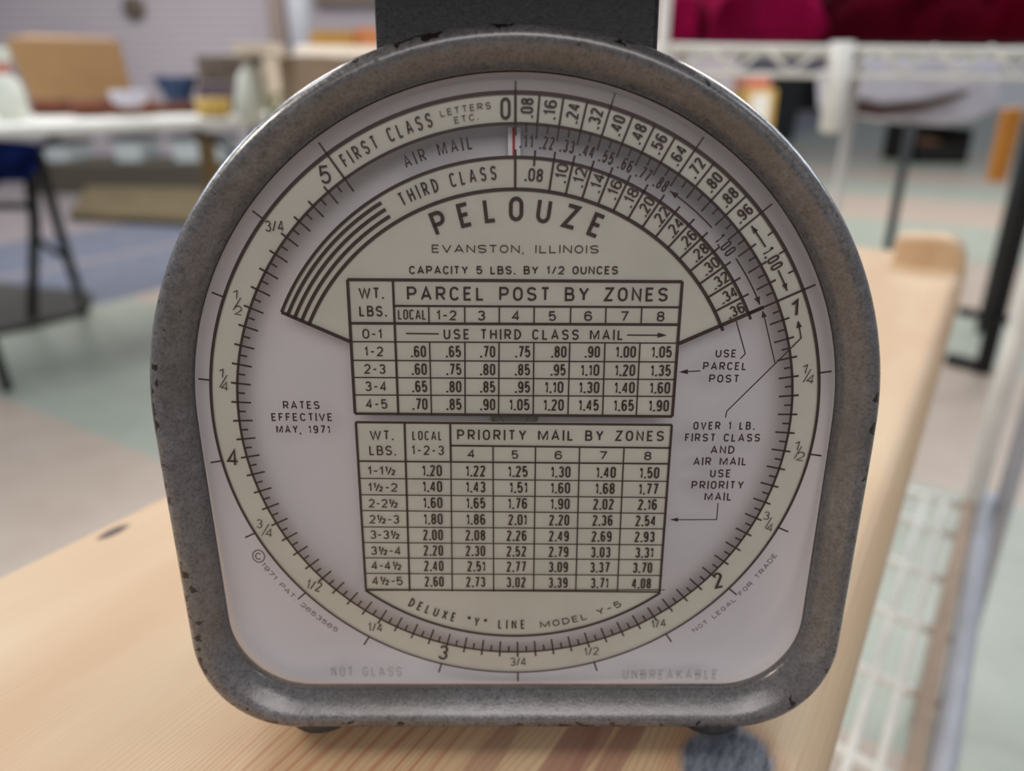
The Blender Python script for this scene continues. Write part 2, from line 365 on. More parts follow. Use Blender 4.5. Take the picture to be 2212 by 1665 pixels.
# ------------------------------------------------------------------ lettering: a stroke alphabet
def arc(cx, cy, rx, ry, a0, a1, n=12):
    return [(cx + rx * math.cos(math.radians(a0 + (a1 - a0) * i / n)), cy + ry * math.sin(math.radians(a0 + (a1 - a0) * i / n))) for i in range(n + 1)]
NARROW = {'I': .1, '1': .36, '.': .21, ',': .1, "'": .1, '-': .42, '/': .42, ' ': .42, 'M': .82, 'W': 1.05, 'E': .52, 'F': .5, 'L': .5, 'T': .56, 'J': .5, '"': .36, '#': .36, 'h': .95, 'A': .68, 'V': .66, 'Y': .64, 'C': .6, '4': .62, 'c': 1.0}
def glyph(ch, w):
    R = min(w / 2, 0.5); x = w / 2
    if ch in 'O0':
        return [arc(x, 1 - R, x, R, 0, 180) + arc(x, R, x, R, 180, 360) + [(w, 1 - R)]]
    if ch == 'Q': return glyph('O', w) + [[(w * .55, .25), (w, -.05)]]
    if ch == 'C': return [arc(x, 1 - R, x, R, 25, 180) + arc(x, R, x, R, 180, 335)]
    if ch == 'G': return [arc(x, 1 - R, x, R, 25, 180) + arc(x, R, x, R, 180, 360) + [(w, .45), (w * .55, .45)]]
    if ch == 'D': r = min(w, .5); return [[(0, 0), (0, 1), (w - r, 1)] + arc(w - r, 1 - r, r, r, 90, 0) + arc(w - r, r, r, r, 0, -90) + [(0, 0)]]
    if ch == 'U': return [[(0, 1), (0, R)] + arc(x, R, x, R, 180, 360) + [(w, 1)]]
    if ch == 'J': return [arc(x, R, x, R, 180, 360) + [(w, 1)]]
    if ch == 'S':
        a = arc(x, .745, x, .255, 18, 180, 12) + arc(x, .745, x, .235, 180, 262, 6)
        return [a + arc(x, .255, x, .255, 82, -160, 16)]
    if ch == 'B':
        r = .235
        return [[(0, .52), (0, 1), (w * .9 - r, 1)] + arc(w * .9 - r, 1 - .24, r, .24, 90, -90) + [(0, .52)],
                [(0, .52), (w - r, .52)] + arc(w - r, .26, r, .26, 90, -90) + [(0, 0), (0, .52)]]
    if ch in 'PR':
        r = min(.27, w * .6); y = 1 - 2 * .27
        q = [[(0, 0), (0, 1), (w - r, 1)] + arc(w - r, 1 - .27, r, .27, 90, -90) + [(0, y)]]
        return q + ([[(w * .45, y), (w, 0)]] if ch == 'R' else [])
    if ch == 'A': return [[(0, 0), (x, 1), (w, 0)], [(w * .17, .3), (w * .83, .3)]]
    if ch == 'E': return [[(w, 1), (0, 1), (0, 0), (w, 0)], [(0, .52), (w * .85, .52)]]
    if ch == 'F': return [[(w, 1), (0, 1), (0, 0)], [(0, .52), (w * .85, .52)]]
    if ch == 'H': return [[(0, 0), (0, 1)], [(w, 0), (w, 1)], [(0, .52), (w, .52)]]
    if ch in 'I': return [[(x, 0), (x, 1)]]
    if ch == 'K': return [[(0, 0), (0, 1)], [(w, 1), (0, .38)], [(w * .32, .58), (w, 0)]]
    if ch == 'L': return [[(0, 1), (0, 0), (w, 0)]]
    if ch == 'M': return [[(0, 0), (0, 1), (x, .1), (w, 1), (w, 0)]]
    if ch == 'N': return [[(0, 0), (0, 1), (w, 0), (w, 1)]]
    if ch == 'T': return [[(0, 1), (w, 1)], [(x, 1), (x, 0)]]
    if ch == 'V': return [[(0, 1), (x, 0), (w, 1)]]
    if ch == 'W': return [[(0, 1), (w * .26, 0), (x, .95), (w * .74, 0), (w, 1)]]
    if ch == 'X': return [[(0, 0), (w, 1)], [(0, 1), (w, 0)]]
    if ch == 'Y': return [[(0, 1), (x, .45), (w, 1)], [(x, .45), (x, 0)]]
    if ch == 'Z': return [[(0, 1), (w, 1), (0, 0), (w, 0)]]
    if ch == '1': return [[(w * .05, .74), (w * .75, 1), (w * .75, 0)]]
    if ch == '2': return [arc(x, 1 - R * .9, x, R * .9, 165, -25, 14) + [(0, 0), (w, 0)]]
    if ch == '3': return [arc(x, .76, x * .92, .24, 160, -90, 14), arc(x, .265, x, .265, 90, -160, 14)]
    if ch == '4': return [[(w, .27), (0, .27), (w * .72, 1), (w * .72, 0)]]
    if ch == '5': return [[(w * .92, 1), (w * .1, 1), (w * .04, .5)] + arc(x, .32, x, .32, 145, -155, 16)]
    if ch == '6': return [arc(x, 1 - R, x, R, 25, 180) + arc(x, .3, x, .3, 180, 540, 24)]
    if ch == '9': return [arc(x, R, x, R, 205, 360) + arc(x, .7, x, .3, 0, 360, 24)]
    if ch == '7': return [[(0, 1), (w, 1), (w * .36, 0)]]
    if ch == '8': return [arc(x, .765, x * .9, .235, 90, 450, 20), arc(x, .27, x, .27, 90, 450, 20)]
    if ch == '.': return [[(x, 0), (x, .15)]]
    if ch == ',': return [[(x, .09), (x - .05, -.16)]]
    if ch == '-': return [[(0, .45), (w, .45)]]
    if ch == '/': return [[(0, 0), (w, 1)]]
    if ch == '"': return [[(0, 1), (.04, .66)], [(w, 1), (w + .04, .66)]]
    if ch == '#': return [[(.04, 1), (0, .66)], [(w + .04, 1), (w, .66)]]
    if ch == 'h':                             # raised one half
        q = lambda st, ox, oy, s: [[(ox + a * s, oy + b * s) for a, b in l] for l in st]
        return q(glyph('1', .36), 0, .42, .58) + [[(w * .22, 0), (w * .56, .95)]] + q(glyph('2', .55), w * .62, 0, .58)
    if ch == 'c': return [arc(x, .5, x, .5, 0, 360, 28)] + [arc(x, .5, x * .5, .25, 45, 315, 16)]
    return []
def stroke(pts, t):                           # polyline -> flat strip of width t with mitred bends
    pts = [p for i, p in enumerate(pts) if i == 0 or math.hypot(p[0] - pts[i - 1][0], p[1] - pts[i - 1][1]) > 1e-7]
    n = len(pts); L, Rr = [], []
    closed = n > 3 and math.hypot(pts[0][0] - pts[-1][0], pts[0][1] - pts[-1][1]) < 1e-6
    for i in range(n):
        if closed and i in (0, n - 1): a, b = pts[n - 2], pts[1]
        else: a, b = pts[max(i - 1, 0)], pts[min(i + 1, n - 1)]
        p = pts[i]
        d0 = (p[0] - a[0], p[1] - a[1]); d1 = (b[0] - p[0], b[1] - p[1])
        if math.hypot(*d0) < 1e-9: d0 = d1
        if math.hypot(*d1) < 1e-9: d1 = d0
        l0, l1 = math.hypot(*d0), math.hypot(*d1)
        n0 = (-d0[1] / l0, d0[0] / l0); n1 = (-d1[1] / l1, d1[0] / l1)
        m = (n0[0] + n1[0], n0[1] + n1[1]); ml = math.hypot(*m)
        if ml < 0.5: m = n0; k = 1
        else: m = (m[0] / ml, m[1] / ml); k = min(1 / max(0.3, m[0] * n0[0] + m[1] * n0[1]), 2.2)
        L.append((p[0] + m[0] * k * t / 2, p[1] + m[1] * k * t / 2)); Rr.append((p[0] - m[0] * k * t / 2, p[1] - m[1] * k * t / 2))
    return L, Rr
class Print:                                  # ink on the dial: collects flat shapes at one depth
    def __init__(s, dep): s.mb = MB(); s.d = dep
    def strip(s, pts, t):
        L, R_ = stroke(pts, t); n = len(L)
        s.mb.add([D(x, s.d, z) for x, z in L + R_], [(i, i + 1, n + i + 1, n + i) for i in range(n - 1)])
    def poly(s, pts): s.mb.add([D(x, s.d, z) for x, z in pts], [tuple(range(len(pts)))])
    def annulus(s, r0, r1, a0, a1, n):
        rows = [[D(*_xz(ring(r, a0 + (a1 - a0) * i / n), s.d)) for i in range(n + 1)] for r in (r0, r1)]
        s.mb.grid(rows)
    def circ(s, r, t, a0=0, a1=2 * math.pi, n=180): s.annulus(r - t / 2, r + t / 2, a0, a1, n)
    def radial(s, a, r0, r1, t): s.strip([ring(r0, a), ring(r1, a)], t)
    def glyphs(s, text, W, h, wt, track, place, fixed=None):
        ws = [NARROW.get(c, .6) for c in text]; t = wt * h
        gap = track * h; W = max(W, .02)
        k = fixed or max(0.25, (W - gap * (len(text) - 1)) / (sum(ws) * h))
        x = 0.0
        for c, w in zip(text, ws):
            gw = w * k                         # glyph width in cap heights
            for st in glyph(c, gw if c != 'h' else w * k):
                iw = max(gw - wt, 0.001) / max(gw, 0.001); ih = 1 - wt
                pts = []
                for a, b in st:
                    if c in '.,': q = (a * h, b * h)
                    elif c in 'I': q = (a * h, b * h)
                    else: q = ((wt / 2 + a * iw) * h, (wt / 2 + b * ih) * h)
                    pts.append(q)
                if c == 'I': pts = [(p[0], 0 if i == 0 else h) for i, p in enumerate(pts)]
                if c in 'HTNMAVWYKX4' : pts = pts
                cw = gw * h
                s.strip([place(x, cw, a, b) for a, b in pts], t * (1.15 if c == '.' else 1))
            x += gw * h + gap
        return x - gap
    def text(s, text, x0, y0, x1, y1, hpx, wt=.14, track=.22):    # straight, from photo pixels of the baseline
        a, b = dp(x0, y0), dp(x1, y1); dx, dz = b[0] - a[0], b[1] - a[1]; W = math.hypot(dx, dz)
        mx, my = (x0 + x1) / 2, (y0 + y1) / 2; ln = math.hypot(x1 - x0, y1 - y0)
        nx, ny = (y1 - y0) / ln, -(x1 - x0) / ln
        m0, m1 = dp(mx, my), dp(mx + nx * hpx, my + ny * hpx); h = math.hypot(m1[0] - m0[0], m1[1] - m0[1])
        e, f = (dx / W, dz / W), (-dz / W, dx / W)
        s.glyphs(text, W, h, wt, track, lambda x, cw, gx, gy: (a[0] + e[0] * (x + gx) + f[0] * gy, a[1] + e[1] * (x + gx) + f[1] * gy))
    def arct(s, text, r, a0, a1, h, wt=.14, track=.22, inward=False):   # along a circle of the dial; angles in degrees
        a0, a1 = math.radians(a0), math.radians(a1); W = abs(a1 - a0) * r; sg = 1 if a1 > a0 else -1
        def place(x, cw, gx, gy):
            am = a0 + sg * (x + cw / 2) / r
            rx, rz = math.sin(am), math.cos(am); tx, tz = sg * rz, -sg * rx
            ux, uz = (-rx, -rz) if inward else (rx, rz)
            o = gx - cw / 2
            return (rx * r + tx * o + ux * gy, rz * r + tz * o + uz * gy)
        s.glyphs(text, W, h, wt, track, place)
    def radt(s, text, ang, r0, r1, h, wt=.14, track=.18):               # reads outwards along a radius, tops to the left
        a = math.radians(ang); rx, rz = math.sin(a), math.cos(a); ux, uz = -rz, rx
        bx, bz = -ux * h / 2, -uz * h / 2
        s.glyphs(text, r1 - r0, h, wt, track, lambda x, cw, gx, gy: (rx * (r0 + x + gx) + bx + ux * gy, rz * (r0 + x + gx) + bz + uz * gy))
    def line(s, pts, t): s.strip([dp(*q) for q in pts], t)
    def arrow(s, tip, frm, size=.03, wd=.022):
        dx, dz = tip[0] - frm[0], tip[1] - frm[1]; l = math.hypot(dx, dz); dx, dz = dx / l, dz / l
        b = (tip[0] - dx * size, tip[1] - dz * size)
        s.poly([tip, (b[0] - dz * wd / 2, b[1] + dx * wd / 2), (b[0] + dz * wd / 2, b[1] - dx * wd / 2)])
def _xz(p, d): return (p[0], d, p[1])

# ------------------------------------------------------------------ floor and walls
PB = 0.6955                                     # top of the pine bench
fm = MB().box((-9, -2.5, -0.06), (16, 31.1, 0)); struct(fm.build('floor', M['floor']))
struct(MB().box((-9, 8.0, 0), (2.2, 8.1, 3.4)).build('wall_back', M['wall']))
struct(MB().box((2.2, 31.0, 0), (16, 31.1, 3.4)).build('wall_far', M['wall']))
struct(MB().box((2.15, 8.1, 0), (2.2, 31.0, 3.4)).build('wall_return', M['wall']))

# ------------------------------------------------------------------ the pine bench
bench = thing('pine_bench', 'long pale pine plank bench with a dark knot, under the postal scale', 'bench', uv(-0.137, 0.30, 0))
bench.rotation_euler = (0, 0, 0)
BR = Matrix(((BU[0], BU[1], 0), (BV[0], BV[1], 0), (0, 0, 1)))      # world -> plank axes (x across, y along)
def plank_obj(mb, name, bevel=0.0):
    # written in plank coordinates, so that grain and knots follow the plank
    o = mb.build(name, M['pine'], None, bevel=bevel)
    o.parent = bench
    ang = math.atan2(BU[1], BU[0])
    o.rotation_euler = (0, 0, ang); o.location = -bench.location
    return o
prof = [(-0.2570, PB - 0.040), (-0.2595, PB - 0.036), (-0.2595, PB - 0.003), (-0.2572, PB)]
prof += [(-0.0195, PB)] + [(-0.0195 + 0.0115 * math.sin(a), PB - 0.014 * (1 - math.cos(a))) for a in [math.pi / 2 * i / 6 for i in range(1, 7)]]
prof += [(-0.008, PB - 0.036), (-0.011, PB - 0.040)]
plank_obj(MB().prism([(u, -0.12, z) for u, z in prof], [(u, 0.825, z) for u, z in prof]), 'plank')
# end cleat: rises above the plank with a rounded shoulder
pp = [(-0.068, PB - 0.05), (-0.068, PB + 0.024)] + [(-0.032 + 0.022 * math.cos(a), PB + 0.004 + 0.022 * math.sin(a)) for a in [math.pi / 2 - math.pi / 2 * i / 6 for i in range(0, 7)]] + [(-0.010, PB - 0.05)]
plank_obj(MB().prism([(u, 0.765, z) for u, z in pp], [(u, 0.805, z) for u, z in pp]), 'end_cleat', 0.004)
for u in (-0.25, -0.06):
    plank_obj(MB().box((u, -0.10, 0), (u + 0.04, -0.06, PB - 0.04)), 'leg', 0.002)
for u in (-0.25, -0.175):
    plank_obj(MB().box((u, 0.72, 0), (u + 0.04, 0.76, PB - 0.04)), 'leg', 0.002)

# ------------------------------------------------------------------ the postal scale
base = D(0, 0.5, -1.21); base.z = PB
scale = thing('postal_scale', 'vintage grey postal scale with a round cream rate dial, standing on the pine bench', 'scale', base)
def outline(r, bot, cr, n1=72, n2=14):
    """tombstone loop (x, z), clockwise from the left foot of the arch"""
    tp = lambda z: 1 - 0.022 * min(1, max(0, (-z - 0.05) / 0.9))
    pts = [ring(r, math.radians(-90 + 180 * i / n1)) for i in range(n1 + 1)]
    zs = -bot + cr
    pts += [(r, zs * i / 8) for i in range(1, 8)]
    pts += [(r - cr + cr * math.cos(a), -bot + cr - cr * math.sin(a)) for a in [math.pi / 2 * i / n2 for i in range(n2 + 1)]]
    pts += [((r - cr) * (1 - 2 * i / 20), -bot) for i in range(1, 20)]
    pts += [(-(r - cr) - cr * math.sin(a), -bot + cr - cr * math.cos(a)) for a in [math.pi / 2 * i / n2 for i in range(n2 + 1)]]
    pts += [(-r, zs * i / 8) for i in range(7, 0, -1)]
    return [(x * tp(z), z) for x, z in pts]
# bezel: profile of (radius, bottom, corner radius, depth, wear)
PR = [(1.058, 1.062, .285, .05, 0), (1.060, 1.064, .286, .000, 0), (1.064, 1.068, .288, -.012, 0), (1.085, 1.092, .298, -.036, 0), (1.110, 1.120, .310, -.060, 0.05),
      (1.128, 1.142, .322, -.074, .25), (1.143, 1.160, .332, -.078, .5), (1.157, 1.176, .340, -.073, .75), (1.168, 1.189, .347, -.061, .9), (1.177, 1.200, .352, -.044, 1.0),
      (1.182, 1.206, .356, -.022, 1.0), (1.184, 1.208, .357, .01, 1.0), (1.182, 1.206, .356, .06, .9)]
mb = MB(); rows = []; mb.a = []
for r, b, c, d, w in PR:
    o = outline(r, b, c); rows.append([D(x, d, z) for x, z in o])
    mb.a += [w * (1.0 if z < 0.25 else 0.55) for x, z in o]
mb.grid(rows, True); bez = mb.build('bezel', M['casting'], scale, True)
# body behind the bezel runs straight back
o1 = outline(1.176, 1.200, .354)
rows = []
for k, dy in enumerate((0.002, 0.02, 0.045, 0.066, 0.072)):
    s = 1.0 if k < 3 else (0.985 if k == 3 else 0.93)
    rows.append([D(x * s, .05, z * s - (0 if z > 0 else 0) ) + Vector((0, dy, 0)) for x, z in o1])
mb = MB(); mb.grid(rows, True); n = len(o1); mb.f.append(tuple(range(4 * n, 5 * n))); mb.a = [0.5] * len(mb.v)
mb.build('case', M['casting'], scale, True)
# tray behind the lens
TR = [(1.056, 1.060, .284, .012), (1.052, 1.056, .282, .03), (1.036, 1.040, .276, .06), (1.002, 1.006, .265, .085), (.95, .954, .25, .101), (.88, .884, .23, .109), (.80, .804, .20, .111)]
mb = MB(); mb.grid([[D(x, d, z) for x, z in outline(r, b, c)] for r, b, c, d in TR], True)
n = len(o1); mb.f.append(tuple(range(6 * n, 7 * n))); mb.build('backing_tray', M['white'], scale, True)
# lens: flat front with a softened border
LN = [(1.057, 1.061, .284, .010), (1.056, 1.060, .284, -.010), (1.048, 1.052, .280, -.024), (1.030, 1.034, .272, -.031), (1.0, 1.0, .26, -.032)]
mb = MB(); mb.grid([[D(x, d, z) for x, z in outline(r, b, c)] for r, b, c, d in LN], True)
mb.f.append(tuple(range(4 * n, 5 * n))); lens = mb.build('lens', M['lens'], scale, True)
lens['label'] = 'clear plastic lens with printed dial'

# cream print
pr = Print(.006)
pr.annulus(.913, 1.0, 0, 2 * math.pi, 200); pr.mb.build('weight_ring', M['cream'], lens)
RF, RI, RB, AF = .818, .725, .845, math.radians(65.4)
T1 = [dp(747.5, 601), dp(1477, 605.5), dp(1454.8, 902), dp(764.4, 895.7)]
T2 = [dp(766, 909.5), dp(1453.8, 915.4), dp(1427, 1280.6), dp(788.4, 1275)]
FL, FR = dp(757, 738), dp(1466.5, 742)
pr = Print(.006)
fan = [ring(RF, -AF + A0 * 2 + 2 * AF * i / 90) for i in range(91)]
AL = math.atan2(*fan[0])
fan = [ring(RF, AL + (A0 + LB - AL) * i / 90) for i in range(91)]
pr.poly(fan + [FR, T1[2], T1[3], FL]); pr.mb.build('rate_panel', M['cream'], lens)
pr = Print(.006)
b0, b1 = math.atan2(T2[3][0], -T2[3][1]), math.atan2(T2[2][0], -T2[2][1])
pr.poly([T2[0], T2[1], T2[2]] + [(RB * math.sin(b1 + (b0 - b1) * i / 40), -RB * math.cos(b1 + (b0 - b1) * i / 40)) for i in range(41)] + [T2[3]])
pr.mb.build('priority_panel', M['cream'], lens)

# lines of the weight ring
pr = Print(0.0)
def vring(rad, t0, t1):                        # the printed circles are heavier round the top
    rows = []
    for sg in (-1, 1):
        rows.append([D(*_xz(ring(rad + sg * .5 * (t0 + (t1 - t0) * (.5 - .5 * math.cos(2 * math.pi * i / 240))), 2 * math.pi * i / 240), 0.0)) for i in range(241)])
    pr.mb.grid(rows)
vring(1.0, .0115, .0062); vring(.913, .0095, .0070)
oz = LB / 16
for i in range(0, 81):
    a = A0 + i * oz
    if i == 0: pr.radial(a, .879, 1.032, .0075)
    elif i <= 12: pr.radial(a, .872, 1.0 if i % 4 else 1.040, .006)
    elif i == 16: pr.radial(a, RF, 1.040, .007)
    elif i == 80: pr.radial(a, .869, 1.040, .0065)
    else: pr.radial(a, .869, .934, .0062)
    if i % 4 == 0 and i > 12 and i not in (16, 80): pr.radial(a, 1.0, 1.040, .006)
    if 12 < i < 16: pr.radial(a, .977, 1.0, .0055)
    if i < 80: pr.radial(a + oz / 2, .888, .913, .0062)
pr.mb.build('tick_marks', M['brown'], lens)

# numerals and words of the ring
pr = Print(-0.0005)
pr.arct('FIRST CLASS', .9365, -32.6, -14.7, .041, .125, .30)
pr.arct('LETTERS', .957, -13.0, -4.0, .0185, .13, .42); pr.arct('ETC.', .930, -10.8, -6.3, .0185, .13, .42)
pr.text('0', 1081, 258, 1103, 258, 48, .13, 0)
for k in range(12):
    c = math.degrees(A0 + (k + .5) * oz)
    pr.radt('.%02d' % (8 * (k + 1)), c, .931, .985, .038, .15, .13)
pr.arct('1.00', .9345, 55.3, 59.6, .040, .15, .14)
for a0, a1 in ((54.8, 49.9), (59.9, 64.3)):
    a0, a1 = math.radians(a0), math.radians(a1)
    pr.annulus(.9505, .9555, min(a0, a1), max(a0, a1), 6); pr.arrow(ring(.953, a1), ring(.953, a1 - (a1 - a0) * .3), .024, .017)
# upright numerals of the pounds
pr.text('1', 1707, 684, 1727, 683, 37, .15, 0); pr.text('2', 1545, 1272, 1564, 1268, 34, .13, 0)
pr.text('3', 945, 1423, 965, 1426, 31, .13, 0); pr.text('4', 491, 1006, 516, 1007, 36, .12, 0); pr.text('5', 694, 398, 717, 395, 40, .12, 0)
def frac(a, b, x0, y0, x1, y1, h, diag):
    if not diag: pr.text(a + '/' + b, x0, y0, x1, y1, h, .105, .10)
    else:
        pr.text(a, x0 + (4 if a == '1' else 0), y0, x0 + (10 if a == '1' else 14) * h / 22 + (1 if a == '1' else 0), y0 + 1, h, .095, 0); pr.text(b, x1 - 17 * h / 22, y1, x1, y1 + 2, h, .095, 0)
        mx, my = (x0 + x1) / 2, (y0 + y1) / 2
        pr.line([(mx - h * .30, my + h * .38), (mx + h * .52, my - h * .95)], .0028)
frac('3', '4', 573, 500, 614, 500, 24, 0)
frac('1', '2', 497, 645, 522, 679, 20, 1); frac('1', '4', 467, 815, 493, 843, 20, 1)
frac('3', '4', 554, 1140, 588, 1159, 19, 1); frac('1', '2', 660, 1270, 691, 1279, 21, 0)
frac('1', '4', 795, 1363, 826, 1365, 19, 0); frac('3', '4', 1102, 1438, 1137, 1438, 18, 0)
frac('1', '2', 1262, 1416, 1294, 1414, 17, 0); frac('1', '4', 1408, 1357, 1440, 1353, 17, 0)
frac('3', '4', 1648, 1122, 1668, 1147, 18, 1); frac('1', '2', 1709, 971, 1735, 994, 20, 1)
frac('1', '4', 1726, 806, 1757, 828, 21, 1)
pr.arct('AIR MAIL', .850, -22.4, -8.2, .0385, .14, .30)
for k in range(8):
    c = math.degrees(A0) + 2.1 + 4.085 * k
    pr.arct('.%d' % (11 * (k + 1)), .8445, c - 1.35, c + 1.55, .0385, .155, .10)
pr.arct('1.00', .838, 47.4, 51.9, .040, .15, .14)
for a0, a1 in ((45.0, 33.4), (53.2, 64.6)):
    a0, a1 = math.radians(a0), math.radians(a1)
    pr.annulus(.8575, .8625, min(a0, a1), max(a0, a1), 8); pr.arrow(ring(.860, a1), ring(.860, a1 - (a1 - a0) * .15), .026, .020)
pr.text('c', 545, 1214, 573, 1216, 28, .075, 0)
pr.arct('1971 PAT. 2653565', 1.0525, -121.6, -142.0, .0185, .15, .24, True)
pr.arct('NOT LEGAL FOR TRADE', 1.0545, 142.0, 119.4, .018, .15, .30, True)
pr.mb.build('ring_lettering', M['brown'], lens)

# fan of third class rates
pr = Print(0.0)
aR = A0 + LB
pr.circ(RF, .0095, AL, aR + .025, 120); pr.circ(RI, .0105, AL, aR + .025, 120)
pr.radial(A0, RI, .84, .0075)
pr.radial(A0 + oz, .795, .840, .0065)
for k in range(2, 16): pr.radial(A0 + k * oz, RI, .842, .0065)
for r in (.797, .774, .750): pr.circ(r, .0105, AL, math.radians(-30.5), 40)
pr.strip([ring(RF, AL), FL], .0115); pr.strip([FR, ring(RF + .05, aR)], .0125)
pr.strip([T2[3]] + [(RB * math.sin(-b0), -RB * math.cos(b0))], .004)
pr.strip([(RB * math.sin(b1 + (b0 - b1) * i / 40), -RB * math.cos(b1 + (b0 - b1) * i / 40)) for i in range(41)], .0085)
# tables
def frame(q, t, tb=None):
    for i in range(4): pr.strip([q[i], q[(i + 1) % 4]], tb if (tb and i == 2) else t)
def inset(q, e):
    cx, cz = sum(p[0] for p in q) / 4, sum(p[1] for p in q) / 4
    return [(p[0] + (e if p[0] < cx else -e), p[1] + (e if p[1] < cz else -e)) for p in q]
frame(inset(T1, .004), .0095); frame(inset(T2, .0035), .008, .006)
L = pr.line
L([(848.5, 605), (860.5, 895)], .0075)
L([(850, 660.4), (1470, 663.5)], .0065); L([(756, 698), (1467, 701)], .0085)
for y0, y1, x0, x1 in ((737.7, 741, 759, 1466), (778, 781.7, 761, 1463), (815, 819.5, 763, 1461), (852.8, 856, 765, 1459)): L([(x0, y0), (x1, y1)], .0042)
for (a, b) in ((925.8, 932), (1003.8, 1004.8), (1078.7, 1077), (1154, 1151.8), (1233, 1227), (1309.5, 1302), (1386.8, 1375)):
    at = lambda y: a + (b - a) * (y - 662) / (892 - 662)
    L([(at(662), 662), (at(700), 700)], .0045); L([(at(740), 740), (at(898), 898)], .0045)
L([(873.7, 912), (885, 1277)], .0068); L([(972.3, 912), (974, 998)], .0068); L([(974, 998), (976.9, 1277)], .0045)
L([(974, 962.3), (1449, 967.5)], .0065); L([(774, 995.8), (1446, 1001.7)], .0060)
for y0, y1 in ((1033, 1039.7), (1068.4, 1074.6), (1102.6, 1108.8), (1138, 1142.3), (1171.6, 1177), (1204.8, 1209), (1238.3, 1243)):
    e = (y0 - 996) / 280; L([(776 + 11 * e, y0), (1445 - 16 * e, y1)], .0040)
for a, b in ((1065, 1066.4), (1157, 1152.7), (1252.3, 1243.8), (1348.3, 1333.7)): L([(a, 965.5), (b, 1278)], .0045)
# the arrows beside the tables
L([(1513, 801), (1475, 803)], .0040); pr.arrow(dp(1466, 803.5), dp(1500, 802), .030, .017)
L([(1590, 692), (1610, 764), (1599, 775)], .0040)
L([(1674, 784), (1650, 680)], .0040); pr.arrow(dp(1647, 670), dp(1652, 690), .024, .018)
L([(1567, 902), (1570, 888), (1731, 730), (1726, 702)], .0040); pr.arrow(dp(1724, 692), dp(1728, 715), .024, .018)
L([(1551, 1086), (1548, 1122), (1455, 1122.5)], .0040); pr.arrow(dp(1446, 1122), dp(1470, 1122.3), .030, .016)
L([(876.7, 720), (948, 721)], .0045); L([(1354.5, 723.5), (1432, 724)], .0042); pr.arrow(dp(1441, 724), dp(1420, 723.8), .030, .017)
pr.mb.build('table_rules', M['brown'], lens)

pr = Print(-0.0005)
pr.arct('THIRD CLASS', .7545, -26.7, -3.9, .0415, .125, .30)
pr.arct('.08', .750, 2.4, 6.6, .0385, .15, .10)
for k in range(14):
    c = math.degrees(A0 + (k + 2.5) * oz) + .05
    pr.radt('.%02d' % (10 + 2 * k), c, .757, .8125, .036, .15, .12)
pr.arct('PELOUZE', .630, -22.2, 24.0, .0735, .155, .50)
pr.text('EVANSTON, ILLINOIS', 933, 545.5, 1293, 547, 17.5, .13, .34)
pr.text('CAPACITY 5 LBS. BY 1/2 OUNCES', 884, 592, 1335, 592.5, 18, .17, .22)
W_ = [('WT.', 775, 644.5, 830, 645, 24, .15), ('LBS.', 776.4, 683, 836.5, 683.5, 23, .15), ('PARCEL POST BY ZONES', 879.4, 648.5, 1442, 651, 30, .15),
      ('LOCAL', 860, 689.8, 920.7, 690.3, 22, .13), ('1-2', 943, 691, 986, 691.5, 21.5, .15), ('3', 1032, 692, 1048, 692, 21.5, .15), ('4', 1106, 692.5, 1123, 692.5, 21.5, .15),
      ('5', 1185, 693, 1201, 693, 21.5, .15), ('6', 1262, 693, 1279, 693, 21.5, .15), ('7', 1340, 693.5, 1357, 693.5, 21.5, .15), ('8', 1418.5, 694, 1435, 694, 21.5, .15),
      ('0-1', 783.2, 731, 826, 731.5, 21, .14), ('USE THIRD CLASS MAIL', 958.4, 732.6, 1346, 734.4, 22.5, .15),
      ('1-2', 787.5, 769, 828, 769.5, 21, .14), ('2-3', 787, 807, 833, 807.5, 21, .14), ('3-4', 789, 844.5, 835.5, 845, 21, .14), ('4-5', 790.8, 882.3, 837, 883, 21, .14),
      ('WT.', 799, 950, 851, 950.5, 21, .14), ('LBS.', 798, 983, 856.4, 983.5, 21, .14), ('LOCAL', 891, 950.3, 955, 951, 20, .13), ('1-2-3', 889.3, 982, 959.3, 983, 20.5, .14),
      ('PRIORITY MAIL BY ZONES', 987.6, 950, 1433.6, 953, 22.5, .15), ('4', 1010, 989.3, 1026, 989.5, 18.5, .15), ('5', 1105, 991, 1119.5, 991, 18.5, .15),
      ('6', 1198, 991.8, 1214, 992, 18.5, .15), ('7', 1294, 992.6, 1310.5, 993, 18.5, .15), ('8', 1391, 993.6, 1406.6, 994, 18.5, .15)]
for t in W_:
    tr = .30 if len(t[0]) > 9 else (.12 if t[0] == 'LOCAL' and t[1] < 870 else .2)
    pr.text(*t[:6], wt=t[6], track=tr)
for i, lab in enumerate(('1-1h', '1h-2', '2-2h', '2h-3', '3-3h', '3h-4', '4-4h', '4h-5')):
    pr.text(lab, 794 + 1.45 * i, (1025.5, 1061.2, 1096, 1130.5, 1163.6, 1198.3, 1230.4, 1263.5)[i], 857 + 1.9 * i, (1026, 1061.8, 1096.5, 1131, 1164.2, 1199, 1231, 1264)[i], 18.5, .145, .12)
def val(s, xr, y, h):
    w = (len(s) - 1) * h * .56 - (s.count('1') - (1 if s[0] == '1' else 0)) * h * .14 + h * .19
    if s[0] == '1': w -= h * .12
    pr.text(s, xr - w, y, xr, y, h, .15, .10)
P1 = [(771.5, '.60 .65 .70 .75 .80 .90 1.00 1.05', 920.7, 1450.7, 772.5), (809.5, '.60 .75 .80 .85 .95 1.10 1.20 1.35', 922.3, 1448.7, 812.5),
      (847, '.65 .80 .85 .95 1.10 1.30 1.40 1.60', 923.4, 1447, 850), (885, '.70 .85 .90 1.05 1.20 1.45 1.65 1.90', 924.2, 1444.5, 888.5)]
